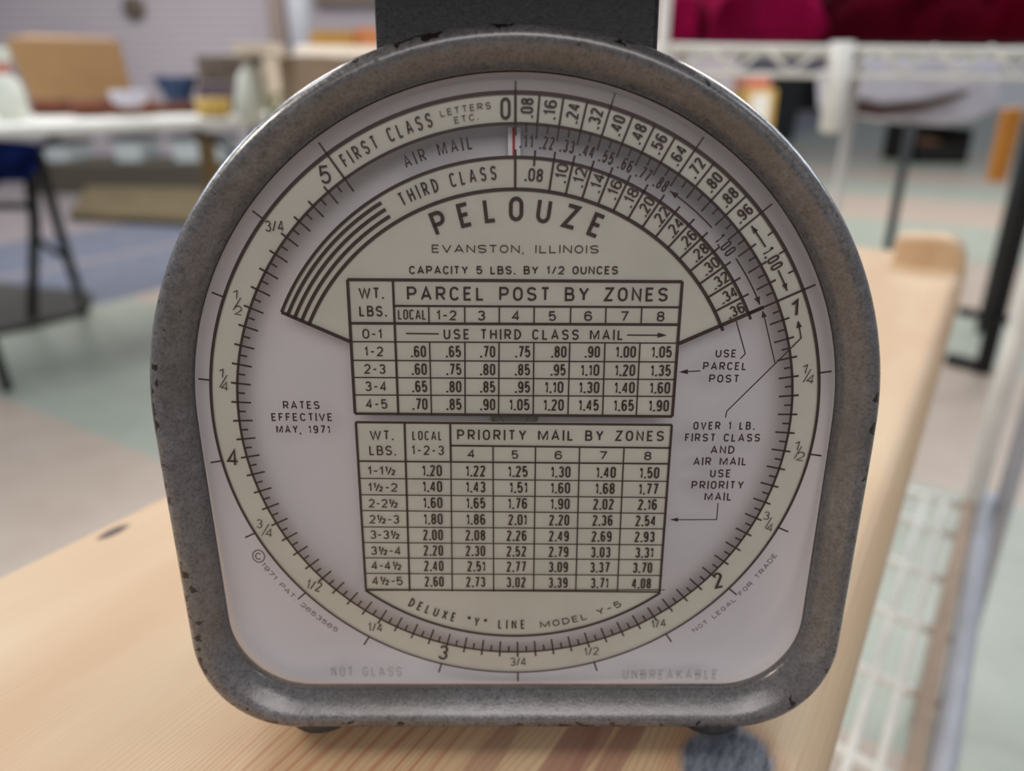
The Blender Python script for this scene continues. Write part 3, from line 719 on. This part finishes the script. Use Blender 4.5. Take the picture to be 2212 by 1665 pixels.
XR = [[920.7, 996, 1070, 1145.7, 1223.6, 1295.8, 1373.4, 1450.7], [922.4, 997, 1070, 1145, 1222, 1294.4, 1371.7, 1448.7], [923.4, 997, 1070, 1145, 1217, 1294.4, 1370.7, 1447], [924, 997.3, 1070, 1144, 1217.8, 1293.4, 1369, 1444.5]]
for (y0, vals, _, _, y1), xr in zip(P1, XR):
    for j, s in enumerate(vals.split()): val(s, xr[j], y0 + (y1 - y0) * j / 7, 25)
P2 = ['1.20 1.22 1.25 1.30 1.40 1.50', '1.40 1.43 1.51 1.60 1.68 1.77', '1.60 1.65 1.76 1.90 2.02 2.16', '1.80 1.86 2.01 2.20 2.36 2.54',
      '2.00 2.08 2.26 2.49 2.69 2.93', '2.20 2.30 2.52 2.79 3.03 3.31', '2.40 2.51 2.77 3.09 3.37 3.70', '2.60 2.73 3.02 3.39 3.71 4.08']
YA, YB = (1028.3, 1062.5, 1097.4, 1132.5, 1166.7, 1200.2, 1233.4, 1267), (1033.2, 1068, 1101.6, 1136.4, 1170.9, 1204.8, 1237.3, 1271)
for i, row in enumerate(P2):
    for j, s in enumerate(row.split()):
        xa = (955, 1048.8, 1140, 1232.4, 1330, 1423.8)[j]; xb = (959, 1048.5, 1135.7, 1226, 1314, 1406)[j]
        val(s, xa + (xb - xa) * i / 7, YA[i] + (YB[i] - YA[i]) * j / 5, 24.3 - .3 * i)
pr.arct('DELUXE "Y# LINE', .8165, -151.9, -182.6, .0375, .145, .42, True)
pr.arct('MODEL Y-5', .8175, 173.5, 152.0, .0265, .15, .42, True)
for t in (('RATES', 612, 883.5, 691, 883.5), ('EFFECTIVE', 587, 909.5, 719, 909.5), ('MAY, 1971', 597.5, 935.5, 714, 936), ('USE', 1545, 772, 1590, 772), ('PARCEL', 1518, 799, 1612, 799.5), ('POST', 1531, 826, 1596, 826.5),
          ('OVER 1 LB.', 1497, 928, 1630, 928), ('FIRST CLASS', 1479, 953.5, 1641, 954), ('AND', 1534, 980, 1586, 980), ('AIR MAIL', 1497, 1005, 1612, 1005), ('USE', 1533, 1031, 1578, 1031), ('PRIORITY', 1493, 1056, 1606, 1056), ('MAIL', 1521, 1081, 1580, 1081)):
    pr.text(*t, 17.5, .175, .24)
pr.mb.build('rate_lettering', M['brown'], lens)
pr = Print(-.0335)
pr.text('NOT GLASS', 720, 1448, 872, 1448, 21, .2, .2); pr2 = Print(-.0335); pr2.text('UNBREAKABLE', 1341, 1454, 1544, 1454, 21, .2, .2)
for q in (pr, pr2):
    em = q.mb.build('embossed_lettering', M['emboss'], lens)
    so = em.modifiers.new('relief', 'SOLIDIFY'); so.thickness = 0.0003; so.offset = 0

# pointer, hub, red hair line
mb = MB()
q = [(-.014, .10), (.0185, .10), (.0205, .905), (-.0185, .905)]
mb.prism([D(x, .085, z) for x, z in q], [D(x, .07, z) for x, z in q]); ptr = mb.build('pointer', M['ptr'], scale)
q = [(-.0045, .12), (.0030, .12), (.0034, .904), (-.0040, .904)]
MB().prism([D(x, .069, z) for x, z in q], [D(x, .067, z) for x, z in q]).build('red_line', M['red'], ptr)
rt = Matrix.Rotation(math.radians(90) - .0898, 3, 'X')
mb = MB().lathe(D(0, .110, -.012), [(S * .02, 0), (S * .085, 0), (S * .085, S * .03), (S * .07, S * .045), (S * .05, S * .048), (S * .045, S * .055), (.001, S * .058)], 32, rt)
hub = mb.build('pivot_screw', M['screw'], scale, False)

# neck and weighing platform above the case
def dbox(x0, x1, y0, y1, z0, z1):
    mb = MB(); lo = [D(x0, y0, z0), D(x1, y0, z0), D(x1, y1, z0), D(x0, y1, z0)]; hi = [D(x0, y0, z1), D(x1, y0, z1), D(x1, y1, z1), D(x0, y1, z1)]
    return mb.prism(lo, hi)
dbox(-.455, .475, .34, .95, .85, 1.78).build('neck', M['wrinkle'], scale, bevel=.0012)
mb = MB(); c = D(0, .55, 1.78); hw = .070; ht = .062
mb.box((c.x - hw, c.y - ht, c.z), (c.x + hw, c.y + ht, c.z + .003))
mb.build('weighing_platform', M['wrinkle'], scale, bevel=.001)
# rubber feet
for x, y in ((-.0495, .1546), (.0512, .1541), (-.0495, .2000), (.0512, .1995)):
    hz = .0092
    MB().lathe((x, y, PB), [(.0082, 0), (.0092, .0010), (.0097, .0035), (.0097, hz)], 26).build('foot', M['rubber'], scale, True)

# ------------------------------------------------------------------ left: the folding table and what stands on it
TZ = 0.74
e0, e1 = pz(-420, 287, TZ), pz(560, 252, TZ); e0.z = e1.z = 0
ed = (e1 - e0).normalized(); en = Vector((-ed.y, ed.x, 0))
if en.y < 0: en = -en
tb = thing('folding_table', 'white topped folding table with dark metal legs, left behind the scale', 'table', (e0 + e1) / 2 + en * .38)
def tq(a, b, z): q = e0 + ed * a + en * b; return Vector((q.x, q.y, z))
LT = (e1 - e0).length + .75
mb = MB(); lo = [tq(0, 0, TZ - .03), tq(LT, 0, TZ - .03), tq(LT, .90, TZ - .03), tq(0, .90, TZ - .03)]
mb.prism(lo, [q + Vector((0, 0, .03)) for q in lo]).build('tabletop', M['tabletop'], tb, bevel=.008)
def leg_at(x, yb, yt=None, d=2.6): return py_(x, yt or yb, d)
for a in (.25, LT - .35):
    for b in (.14, .76):
        MB().tube([tq(a, b, TZ - .03), tq(a + .02, b + (.05 if b > .4 else -.05), 0)], .014).build('leg', M['gun'], tb, True)
    MB().tube([tq(a, .14, .40), tq(a, .76, .40)], .010).build('crossbar', M['gun'], tb, True)
    MB().tube([tq(a, .45, .42), tq(a + (.45 if a < 1 else -.45), .45, TZ - .03)], .010).build('brace', M['gun'], tb, True)
# a dark folding chair under the near end of the table
ch = thing('folding_chair', 'dark metal folding chair with navy seat cloth under the white table', 'chair', pz(110, 690, 0))
q = lambda x, y, d: py_(x, y, d)
MB().tube([q(60, 330, 2.45), q(75, 480, 2.5), Vector((pz(72, 690, 0).x, pz(72, 690, 0).y, .02))], .018).build('leg', M['black'], ch, True)
MB().tube([q(82, 330, 2.45), q(112, 440, 2.5), q(150, 570, 2.6), q(160, 600, 2.6)] + [Vector((pz(185, 676, 0).x, pz(185, 676, 0).y, .02))], .016).build('leg', M['gun'], ch, True)
MB().tube([q(-30, 445, 2.5), q(70, 445, 2.52)], .012).build('crossbar', M['black'], ch, True)
MB().tube([q(75, 510, 2.5), q(110, 540, 2.55), q(150, 560, 2.6)], .010).build('crossbar', M['gun'], ch, True)
pts = [(-60, 300), (-20, 300), (20, 300), (60, 302), (84, 305)]; lowp = [(-60, 395), (-20, 402), (20, 385), (55, 398), (88, 372)]
rows = [[q(x + (X - x) * t, y + (Y - y) * t, 2.36 + .05 * math.sin(i * 1.9 + t * 3)) for i, ((x, y), (X, Y)) in enumerate(zip(pts, lowp))] for t in (0, .35, .7, 1)]
mb = MB(); mb.grid(rows); cl = mb.build('seat_cloth', M['bluec'], ch, True); so = cl.modifiers.new('thick', 'SOLIDIFY'); so.thickness = .02; cl.modifiers.new('sub', 'SUBSURF').levels = 2

def ground_box(x0, x1, ytop, d, dep, z0=TZ, skew=0.0):
    """box resting on z0, its front face at distance d between two photo columns, top at a photo row"""
    a, b = py_(x0, ytop, d), py_(x1, ytop, d)
    return [(a.x, d, z0), (b.x, d + skew, z0), (b.x + .0, d + dep + skew, z0), (a.x, d + dep, z0)], a.z
def sbox(x0, x1, ytop, d, dep, z0=TZ, skew=0.0):
    lo, z = ground_box(x0, x1, ytop, d, dep, z0, skew); return MB().prism(lo, [(x, y, z) for x, y, _ in lo])

# cardboard box at the back of the table
bx = thing('cardboard_box', 'tan cardboard box on the white table, behind the brown bark strips', 'box', (py_(145, 200, 2.95).x, 3.05, TZ))
a, b = py_(22, 86, 2.95), py_(258, 90, 2.98); c0 = py_(60, 203, 2.95)
lo = [Vector((a.x + .04, 2.95, TZ)), Vector((b.x + .02, 2.98, TZ)), Vector((b.x - .02, 3.03, TZ)), Vector((a.x + .04, 3.03, TZ))]
hi = [Vector((a.x - .02, 2.95, a.z)), Vector((b.x, 2.98, b.z)), Vector((b.x - .07, 3.03, b.z)), Vector((a.x - .02, 3.03, a.z))]
MB().prism(lo, hi).build('carton', M['kraft'], bx)
f0, f1 = hi[3], hi[2]
MB().prism([hi[0] + Vector((0, 0, .002)), hi[1] + Vector((0, 0, .002)), hi[1] + Vector((-.09, .12, .012)), hi[0] + Vector((.03, .12, .018))],
           [hi[0] + Vector((0, 0, .006)), hi[1] + Vector((0, 0, .006)), hi[1] + Vector((-.09, .12, .018)), hi[0] + Vector((.03, .12, .024))]).build('flap', M['kraft'], bx)
# spray bottle
sb_c = py_(28, 246, 2.42); sbz = TZ
sbt = thing('spray_bottle', 'milky white spray bottle with a salmon collar at the left edge of the table', 'bottle', (sb_c.x, 2.42, sbz))
hb = py_(28, 160, 2.42).z - sbz; hn = py_(28, 135, 2.42).z - sbz; ht_ = py_(28, 102, 2.42).z - sbz
MB().lathe((sb_c.x, 2.42, sbz), [(.040, 0), (.044, .004), (.044, hb * .55), (.038, hb * .85), (.018, hb), (.016, hb + .004)], 24).build('bottle_body', M['plastic'], sbt, True)
MB().lathe((sb_c.x, 2.42, sbz + hb), [(.018, 0), (.018, hn - hb)], 20).build('collar', M['redp'], sbt, True)
mb = MB().box((sb_c.x - .022, 2.40, sbz + hn), (sb_c.x + .022, 2.44, sbz + ht_)); mb.box((sb_c.x - .060, 2.41, sbz + ht_ - .03), (sb_c.x - .022, 2.43, sbz + ht_ - .008)); mb.build('spray_head', M['plastic'], sbt, bevel=.006)
# brown bark strips lying along the table: several pieces
for i, (x0, x1, yt, d) in enumerate(((65, 240, 214, 2.72), (150, 330, 216, 2.62), (250, 420, 222, 2.80))):
    p0, p1 = py_(x0, yt, d), py_(x1, yt, d + .12); rr = max(.018, (p0.z - TZ) / 2)
    mb = MB(); pts = [p0.lerp(p1, t / 7) for t in range(8)]
    pts = [Vector((q.x, q.y + .012 * math.sin(3 * k + i), TZ + rr * (1.0 + .1 * math.sin(2.2 * k + i)))) for k, q in enumerate(pts)]
    mb.tube(pts, rr, 9)
    top(mb, 'bark_strip', M['brownb'], ('reddish brown bark strip lying nearest the spray bottle', 'reddish brown bark strip in the middle of the pile on the white table', 'reddish brown bark strip ending near the small yellow tub')[i], 'bark', 'bark strips on the table', smooth=True)
cp_ = py_(298, 214, 2.56); top(MB().lathe((cp_.x, 2.50, TZ + 2 * .018), [(.02, 0), (.048, .012), (.055, .045), (.050, .046), (.045, .02)], 24), 'white_bowl', M['lilac'], 'small white bowl sitting on the bark strips', 'bowl', smooth=True)
bw = py_(322, 178, 3.0); z1 = py_(335, 164, 3.0).z
top(MB().lathe((bw.x + .075, 3.06, TZ), [(.03, 0), (.04, .01), (.06, (z1 - TZ) * .6), (.082, z1 - TZ), (.076, z1 - TZ)], 24), 'blue_bowl', M['navy'], 'dark and light blue bowl right of the tan cardboard box', 'bowl', smooth=True)
top(sbox(420, 522, 118, 3.02, .2), 'tin_crate', M['grey'], 'grey brown tin crate on the table behind the yellow tub', 'crate', bevel=.008)
top(sbox(418, 492, 176, 2.84, .10), 'grey_pouch', M['mauve'], 'low mauve grey pouch in front of the tin crate', 'pouch', bevel=.02)
p = py_(462, 240, 2.62); zz = py_(462, 212, 2.62).z
top(MB().lathe((p.x, 2.62, TZ), [(.040, 0), (.052, .01), (.056, zz - TZ), (.050, zz - TZ)], 24), 'yellow_tub', M['yellow'], 'small yellow tub near the back of the white bottle', 'tub', smooth=True)
p = py_(535, 240, 2.55); zb_, zt_ = TZ, py_(545, 135, 2.55).z
bt = thing('plastic_jug', 'leaning white plastic jug with a dark cap, beside the large carton', 'jug', (p.x, 2.55, TZ))
MB().lathe((p.x, 2.55, TZ), [(.036, 0), (.042, .006), (.044, (zt_ - TZ) * .45), (.040, (zt_ - TZ) * .75), (.020, zt_ - TZ)], 24, Matrix.Rotation(.20, 3, 'Y')).build('jug_body', M['plastic'], bt, True)
q0 = py_(522, 128, 2.55); MB().lathe((q0.x + .045, 2.55, zt_ - .006), [(.017, 0), (.017, .018), (.014, .022)], 18).build('cap', M['dark'], bt, True)
p = py_(594, 235, 2.42); mb = MB()
for k in range(14):
    a = k * 2.4; l = .03 + .02 * random.random(); c = Vector((p.x + .02 * math.cos(a), 2.42 + .02 * math.sin(a), TZ + .015 + .006 * k * .7))
    d_ = Vector((math.cos(a), math.sin(a), .8)).normalized(); s_ = d_.cross(Vector((0, 0, 1))).normalized() * .010
    mb.add([c, c + d_ * l * .5 + s_, c + d_ * l, c + d_ * l * .5 - s_], [(0, 1, 2, 3)])
mb.lathe((p.x, 2.42, TZ), [(.018, 0), (.022, .03)], 14)
top(mb, 'potted_sprig', M['green'], 'little green sprig in front of the large carton', 'plant')
# large carton with pale flaps
lc = thing('large_carton', 'large brown carton with pale open flaps, cut by the top left of the scale', 'box', (py_(680, 200, 2.45).x, 2.6, TZ))
a, b, c = py_(598, 122, 2.62), py_(636, 121, 2.42), py_(905, 128, 2.60)
zt_ = b.z
lo = [Vector((a.x, 2.62, TZ)), Vector((b.x, 2.42, TZ)), Vector((c.x, 2.60, TZ)), Vector((c.x - .10, 3.0, TZ)), Vector((a.x + .06, 3.0, TZ))]
MB().prism(lo, [Vector((q.x, q.y, zt_)) for q in lo]).build('carton', M['kraft2'], lc)
def flap(p, q, out, up, name='flap'):
    p, q = Vector(p), Vector(q); o = Vector(out)
    MB().prism([p, q, q + o + Vector((0, 0, up)), p + o + Vector((0, 0, up))], [v + Vector((0, .004, .003)) for v in (p, q, q + o + Vector((0, 0, up)), p + o + Vector((0, 0, up)))]).build(name, M['flap'], lc)
T = lambda q: Vector((q.x, q.y, zt_ + .002))
flap(T(lo[0]), T(lo[1]), (-.13, -.04, 0), .012); flap(T(lo[3]), T(lo[4]), (.0, .10, 0), .02); flap(T(lo[1]), T(lo[2]), (-.02, .10, 0), .030)
top(sbox(500, 580, 92, 3.3, .22), 'pale_carton', M['flap'], 'pale carton at the back of the table, beside the brown timber post', 'box', bevel=.004)
# yellow and orange cartons further back, on a second table
t2 = thing('side_table', 'far side table carrying the mustard and orange cartons', 'table', (py_(750, 110, 4.3).x, 4.5, 0))
xa, xb = py_(590, 110, 4.3).x, py_(1000, 110, 4.3).x; z2 = py_(700, 122, 4.2).z
MB().box((xa, 4.2, z2 - .03), (xb, 4.9, z2)).build('tabletop', M['tabletop'], t2, bevel=.005)
for x in (xa + .05, xb - .05):
    for y in (4.25, 4.85): MB().tube([(x, y, z2 - .03), (x, y, 0)], .015).build('leg', M['gun'], t2, True)
mb = sbox(668, 760, 66, 4.32, .2, z2); bo = top(mb, 'mustard_carton', M['mustard'], 'mustard yellow carton left of the orange carton', 'box', bevel=.004)
top(sbox(768, 830, 60, 4.36, .2, z2), 'orange_carton', M['orange'], 'orange carton beside the dark neck of the scale', 'box', bevel=.004)
# post and column against the back wall
x0, x1 = py_(578, 40, 6.6).x, py_(606, 40, 6.6).x
struct(MB().box((x0, 6.6, 0), (x1 + .03, 6.8, 3.4)).build('trim_1', M['bcol']))
x0, x1 = py_(614, 40, 6.5).x, py_(668, 40, 6.5).x
struct(MB().lathe(((x0 + x1) / 2, 6.6, 0), [((x1 - x0) / 2, 0), ((x1 - x0) / 2, 3.4)], 32).build('trim_2', M['column'], smooth=True))
x0, x1 = py_(672, 2, 7.8).x, py_(800, 2, 7.8).x; za = py_(700, 12, 7.9).z
struct(MB().box((x0, 7.92, za), (x1 + .6, 8.0, za + .25)).build('trim_3', M['bcol']))
p = py_(283, 14, 7.9); mb = MB().lathe((p.x, 7.97, p.z), [(.10, 0), (.10, .03), (.05, .05)], 20, Matrix.Rotation(math.radians(90), 3, 'X'))
top(mb, 'wall_fixture', M['grey'], 'small dark round fixture on the lilac siding wall', 'fixture')

# things under and behind the table
dP = 6.3
za = py_(280, 352, dP).z
pa, pb = py_(60, 352, dP), py_(500, 352, dP)
top(MB().box((pa.x, dP - .02, 0), (pb.x, dP + .62, za)), 'low_platform', M['shade'], 'long dark brown platform under the storage bins, beyond the white table', 'platform', bevel=.01)
for (x0, x1, yt, lab) in ((88, 142, 312, 'frosted storage bin nearest the dark folding chair'), (238, 300, 302, 'frosted storage bin in the middle of the dark platform'), (365, 480, 300, 'widest frosted storage bin, nearest the scale')):
    a, b = py_(x0, yt, dP + .05), py_(x1, yt, dP + .05); y0 = dP + .05
    o = thing('storage_bin', lab, 'bin', ((a.x + b.x) / 2, y0 + .2, za), 'storage bins under the table')
    MB().prism([(a.x + .02, y0, za), (b.x - .02, y0, za), (b.x - .02, y0 + .4, za), (a.x + .02, y0 + .4, za)], [(a.x, y0, a.z), (b.x, y0, a.z), (b.x, y0 + .4, a.z), (a.x, y0 + .4, a.z)]).build('tub', M['bin'], o, bevel=.01)
    MB().box((a.x - .015, y0 - .015, a.z), (b.x + .015, y0 + .415, a.z + .025)).build('lid', M['dark'], o, bevel=.005)
q4 = [pz(150, 478, 0), pz(440, 492, 0), pz(450, 430, 0), pz(190, 428, 0)]
top(MB().prism(q4, [q + Vector((0, 0, h)) for q, h in zip(q4, (.06, .05, .09, .10))]), 'packing_paper', M['olive'], 'low crumpled brown packing paper on the floor in front of the dark platform', 'paper', bevel=.03)
top(MB().prism([pz(-60, 735, 0), pz(60, 712, 0), pz(190, 680, 0), pz(200, 640, 0), pz(-60, 612, 0)], [q + Vector((0, 0, .02)) for q in (pz(-60, 735, 0), pz(60, 712, 0), pz(190, 680, 0), pz(200, 640, 0), pz(-60, 612, 0))]), 'chair_shadow', M['mat'], 'dark sheet standing in for floor shade beneath the folding chair at the left edge', 'mat')  # flat dark slab added to stand for the shade beneath the chair
x0 = py_(436, 380, 3.4); x1 = py_(464, 380, 3.4)
top(MB().box((x0.x, 3.4, 0), (x1.x, 3.46, py_(450, 285, 3.4).z)), 'timber_post', M['timber'], 'upright tan timber behind the white table, close to the scale', 'timber', bevel=.004)

# ------------------------------------------------------------------ right: wire shelving with cloths
YS = 1.15
def ps(x, y, d=YS): return py_(x, y, d)
rk = thing('wire_shelf_unit', 'white wire shelving unit carrying the red cloths, right behind the scale', 'shelf', (ps(1812, 130).x, YS + .15, 0))
def post(px, ptop, pbot, d=YS, r=.010, m='wire', name='post'):
    a = ps(px, 150, d); return MB().tube([(a.x, d, 0), (a.x, d, 1.5)], r, 14).build(name, M[m], rk, True)
post(1428, 0, 0, r=.0085)
YR = YS + .22
for px in (1470, 1851):
    a = py_(px, 150, YR); MB().tube([(a.x, YR, 0), (a.x, YR, ps(1812, 105).z if px > 1800 else 1.5)], .0075, 14).build('post', M['wire'], rk, True)
a = ps(1812, 150)
MB().lathe((a.x, YS, ps(1812, 288).z), [(.008, 0), (.0150, .006), (.0165, ps(1812, 90).z - ps(1812, 288).z)], 20).build('sleeve', M['wire'], rk, True)
zA, zB = ps(1600, 101).z, ps(1600, 158).z
xl, xr = ps(1410, 100).x, ps(1812, 100).x + 0.75
mb = MB()
for z in (zA, zB): mb.tube([(xl, YS, z), (xr, YS, z - .012)], .0042, 10)
st_ = (ps(1530, 100).x - ps(1408, 100).x); x = xl
while x < xr:
    mb.tube([(x, YS, zA), (x + st_ / 2, YS, zB), (x + st_, YS, zA)], .0040, 8); x += st_
for k in range(1, 14): mb.tube([(xl, YS + .03 * k, zA + .004), (xr, YS + .03 * k, zA - .008)], .0028, 8)
mb.build('shelf', M['wire'], rk, True)
from mathutils import noise as mn
def heap(x0, x1, ylo, yhi, d, dep, seed, nx=40, ny=22):
    """folded cloth: a lumpy closed heap resting on the shelf"""
    a, b = ps(x0, ylo, d), ps(x1, ylo, d); zb = zA + .012; hz = ps((x0 + x1) / 2, yhi, d).z - zb
    rows = []
    for j in range(ny + 1):
        t = math.pi * j / ny; row = []
        for i in range(nx + 1):
            s = i / nx; ed_ = min(1, min(s, 1 - s) * 9) ** .5; X = a.x + (b.x - a.x) * s
            f1 = mn.noise(Vector((X * 6 + t * 2.0, t * 2.6 - X * 7, seed * 3.1))); f2 = abs(mn.noise(Vector((X * 5 - t * 2.6, t * 3.2 + X * 8, seed * 7.7))))
            rr = 1 + .16 * f1 - .20 * max(0, .22 - f2) / .22
            row.append(Vector((X, d + dep / 2 - dep / 2 * math.cos(t) * rr, zb + hz * math.sin(t) ** .45 * (.9 + .12 * f1) * (.35 + .65 * ed_))))
        rows.append(row)
    mb = MB(); mb.grid(rows); n_ = nx + 1
    mb.f.append(tuple(range(n_ * ny, n_ * (ny + 1))) + tuple(range(n_))[::-1])
    mb.f.append(tuple(j * n_ for j in range(ny + 1))); mb.f.append(tuple(j * n_ + nx for j in range(ny + 1))[::-1])
    return mb
top(heap(1446, 1508, 92, -70, YS + .04, .3, 1, 12), 'folded_cloth', M['magenta'], 'bright magenta cloth at the left end of the white wire shelf', 'cloth', 'cloths on the wire shelf', smooth=True)
top(heap(1540, 1790, 92, -90, YS + .03, .3, 2), 'folded_cloth', M['magenta'], 'wide magenta cloth in the middle of the white wire shelf', 'cloth', 'cloths on the wire shelf', smooth=True)
top(heap(1796, 2420, 98, -90, YS + .05, .3, 5, 60), 'folded_cloth', M['crimson'], 'dark crimson cloth at the right end of the white wire shelf', 'cloth', 'cloths on the wire shelf', smooth=True)
top(heap(1513, 1536, 92, 20, YS + .12, .12, 9, 8), 'moss_cloth', M['moss'], 'moss green cloth tucked between the two magenta cloths', 'cloth', smooth=True)

# white cloth draped on a stool behind the shelf
DS = 2.62
stl = thing('draped_stool', 'low black stool draped with a white cloth under the wire shelf', 'stool', (py_(2010, 200, DS).x, DS + .15, 0))
pp_ = lambda f, dd: [py_(x, y, DS) + Vector((0, dd, 0)) for x, y in f]
up = [(1852, 128), (1850, 212), (1900, 224), (1990, 216), (2092, 192), (2108, 150), (2106, 128)]
MB().prism(pp_(up, -.03)[::-1], pp_(up, .25)[::-1]).build('upper_cloth', M['lilac'], stl, bevel=.015, seg=3)
low = [(1836, 150), (1838, 245), (1960, 268), (2060, 274), (2130, 262), (2180, 240), (2196, 165), (2195, 128)]
MB().prism(pp_(low, .06)[::-1], pp_(low, .30)[::-1]).build('lower_cloth', M['lilac'], stl, bevel=.02, seg=3)
mid = [(1836, 246), (1846, 224), (1900, 222), (1990, 214), (2088, 190), (2092, 204), (1990, 238), (1900, 252)]
MB().prism(pp_(mid, .0)[::-1], pp_(mid, .10)[::-1]).build('seat_edge', M['brownseat'], stl)
for x, dd, m in ((1969, -.30, 'gun'), (2224, .02, 'gun'), (2224, .28, 'gun'), (1969, .28, 'gun')):
    a = py_(x, 262, DS + dd); MB().tube([(a.x, DS + dd, a.z), (a.x, DS + dd, 0)], .013).build('leg', M[m], stl, True)
# bottle, bins and bucket on the floor further back
def floor_thing(px0, px1, ybot, ytop):
    a, b = pz(px0, ybot, 0), pz(px1, ybot, 0); d = (a.y + b.y) / 2
    return py_(px0, ybot, d).x, py_(px1, ybot, d).x, d, py_((px0 + px1) / 2, ytop, d).z
x0, x1, d, z = floor_thing(1655, 1722, 305, 160)
top(MB().prism([(x0 + .06, d, 0), (x1 - .06, d, 0), (x1 - .06, d + .8, 0), (x0 + .06, d + .8, 0)], [(x0, d, z), (x1, d, z), (x1, d + .9, z), (x0, d + .9, z)]), 'waste_bin', M['dark'], 'tall charcoal waste bin right of the yellow and white box', 'bin', bevel=.03)
x0, x1, d, z = floor_thing(1722, 1775, 238, 165)
top(MB().prism([(x0, d, 0), (x1, d, 0), (x1, d + .8, 0), (x0, d + .8, 0)], [(x0, d, z), (x1, d, z), (x1, d + .8, z), (x0, d + .8, z)]), 'waste_bin', M['tote'], 'dark bin just left of the white shelf post', 'bin', bevel=.03)
x0, x1, d, z = floor_thing(1587, 1655, 400, 158)
by = thing('upright_box', 'upright white box with yellow sides and a red top, left of the charcoal bin', 'box', ((x0 + x1) / 2, d, 0))
MB().box((x0, d, 0), (x1, d + .4, z - .12)).build('carton', M['yellow'], by, bevel=.02)
w = (x1 - x0) * .22; MB().box((x0 + w, d - .012, .1), (x1 - w, d, z - .16)).build('front_label', M['tabletop'], by)
MB().box((x0, d, z - .12), (x1 - w, d + .4, z)).build('lid', M['redp'], by, bevel=.02)
x0, x1, d, z = floor_thing(1535, 1580, 230, 155)
top(MB().box((x0, d, 0), (x1, d + .5, z)), 'green_sack', M['green'], 'muted green sack standing far behind the rim of the scale', 'sack', bevel=.06)
# open black tote with brown paper inside
a0_, a1_ = pz(1968, 352, 0), pz(2088, 356, 0); dd = a0_.y
xL, xR = a0_.x, py_(2088, 352, dd).x; zT = py_(2030, 262, dd + .5).z; zT = max(.45, min(zT, 1.0))
tt = thing('open_tote', 'open black tote with brown paper inside, on the floor beneath the draped stool', 'tote', ((xL + xR) / 2, dd + .3, 0))
th = .03
mb = MB(); mb.box((xL, dd, 0), (xR, dd + th, zT * .45)); mb.box((xL, dd + .7, 0), (xR, dd + .7 + th, zT)); mb.box((xL, dd, 0), (xL + th, dd + .73, zT * .8)); mb.box((xR - th, dd, 0), (xR, dd + .73, zT * .8)); mb.box((xL, dd, 0), (xR, dd + .73, th))
mb.build('tub', M['tote'], tt)
MB().lathe(((xL + xR) / 2, dd + .37, th), [((xR - xL) * .42, 0), ((xR - xL) * .38, zT * .25), ((xR - xL) * .2, zT * .42), (.02, zT * .45)], 20).build('paper', M['cork'], tt, True)
# amber strap/leg and black stand
p0 = pz(2150, 392, 0)
mb = MB(); dA = p0.y * .55
mb.prism([py_(2141, 392, dA), py_(2172, 394, dA), py_(2172, 394, dA) + Vector((0, .05, 0)), py_(2141, 392, dA) + Vector((0, .05, 0))], [py_(2176, 235, dA), py_(2215, 232, dA), py_(2215, 232, dA) + Vector((0, .05, 0)), py_(2176, 235, dA) + Vector((0, .05, 0))])
blk = thing('black_display_stand', 'black steel display stand with two crossbars, far right', 'stand', pz(2115, 812, 0))
bf = pz(2122, 806, 0); ds = bf.y
b_top = Vector((bf.x + .0, ds, 1.6))
MB().obox((bf.x, bf.y), BU, BV, .024, .015, 0, 1.55).build('post', M['black'], blk, bevel=.003)
zc = py_(2150, 690, ds).z
cA, cB = py_(2066, 668, ds), py_(2178, 690, ds)
MB().tube([(cA.x, ds - .02, cA.z), (cB.x, ds - .02, cB.z)], .014, 12).build('crossbar', M['black'], blk, True)
fA, fB = pz(2042, 784, 0), pz(2140, 806, 0)
MB().tube([fA + Vector((0, 0, .018)), fB + Vector((0, 0, .018))], .018, 12).build('foot', M['black'], blk, True)
am = top(mb, 'amber_banner', M['amber'], 'narrow amber strip hanging from the black stand', 'strip', bevel=.004)
# low white wire shelf by the bench, with its corner post
ZW = .35
ws = thing('low_wire_rack', 'low white wire rack with a pale corner post, right beside the bench', 'rack', uv(0.0, .6, 0))
def wl(px, py): return pz(px, py, ZW)
mb = MB()
near, far_ = .10, 1.02
def U(u, v, z=ZW): return uv(u, v, z)
for v in (.93, .826, .727, .627, .52, .41, .30, .19): mb.tube([U(-.105, v + .022), U(.05, v - .005)], .0050, 10)
for du in (.014, -.008, -.034, -.062, -.09): mb.tube([U(du - .012, near), U(du + .010, far_)], .0036, 8)
mb.tube([U(-.105, far_), U(.05, far_ - .01)], .006, 10)
mb.build('wire_shelf', M['wire'], ws, True)
mb = MB(); a, b = U(.020, near), U(.050, far_ + .02); n_ = Vector((BU[0], BU[1], 0)) * .007
mb.prism([a - n_, a + n_, b + n_, b - n_], [q + Vector((0, 0, .012)) for q in (a - n_, a + n_, b + n_, b - n_)]); mb.build('edge_strip', M['beige'], ws, bevel=.002)
mb = MB(); o_ = Vector((BU[0], BU[1], 0)) * .019
mb.tube([a + o_ + Vector((0, 0, .004)), b + o_ + Vector((0, 0, .004))], .0105, 12); mb.build('side_rail', M['wireg'], ws, True)
c = U(.053, far_ - .01, 0)
MB().tube([(c.x, c.y, 0), (c.x, c.y, 1.2)], .011, 14).build('post', M['wire'], ws, True)
c2 = U(.085, far_ - .01, 0); MB().tube([(c2.x, c2.y, 0), (c2.x, c2.y, 1.2)], .010, 14).build('post', M['wireg'], ws, True)
for u, v in ((-.10, far_), (-.10, near), (.03, near)):
    c = U(u, v, 0); MB().tube([(c.x, c.y, 0), (c.x, c.y, ZW + .01)], .009, 12).build('post', M['wire'], ws, True)
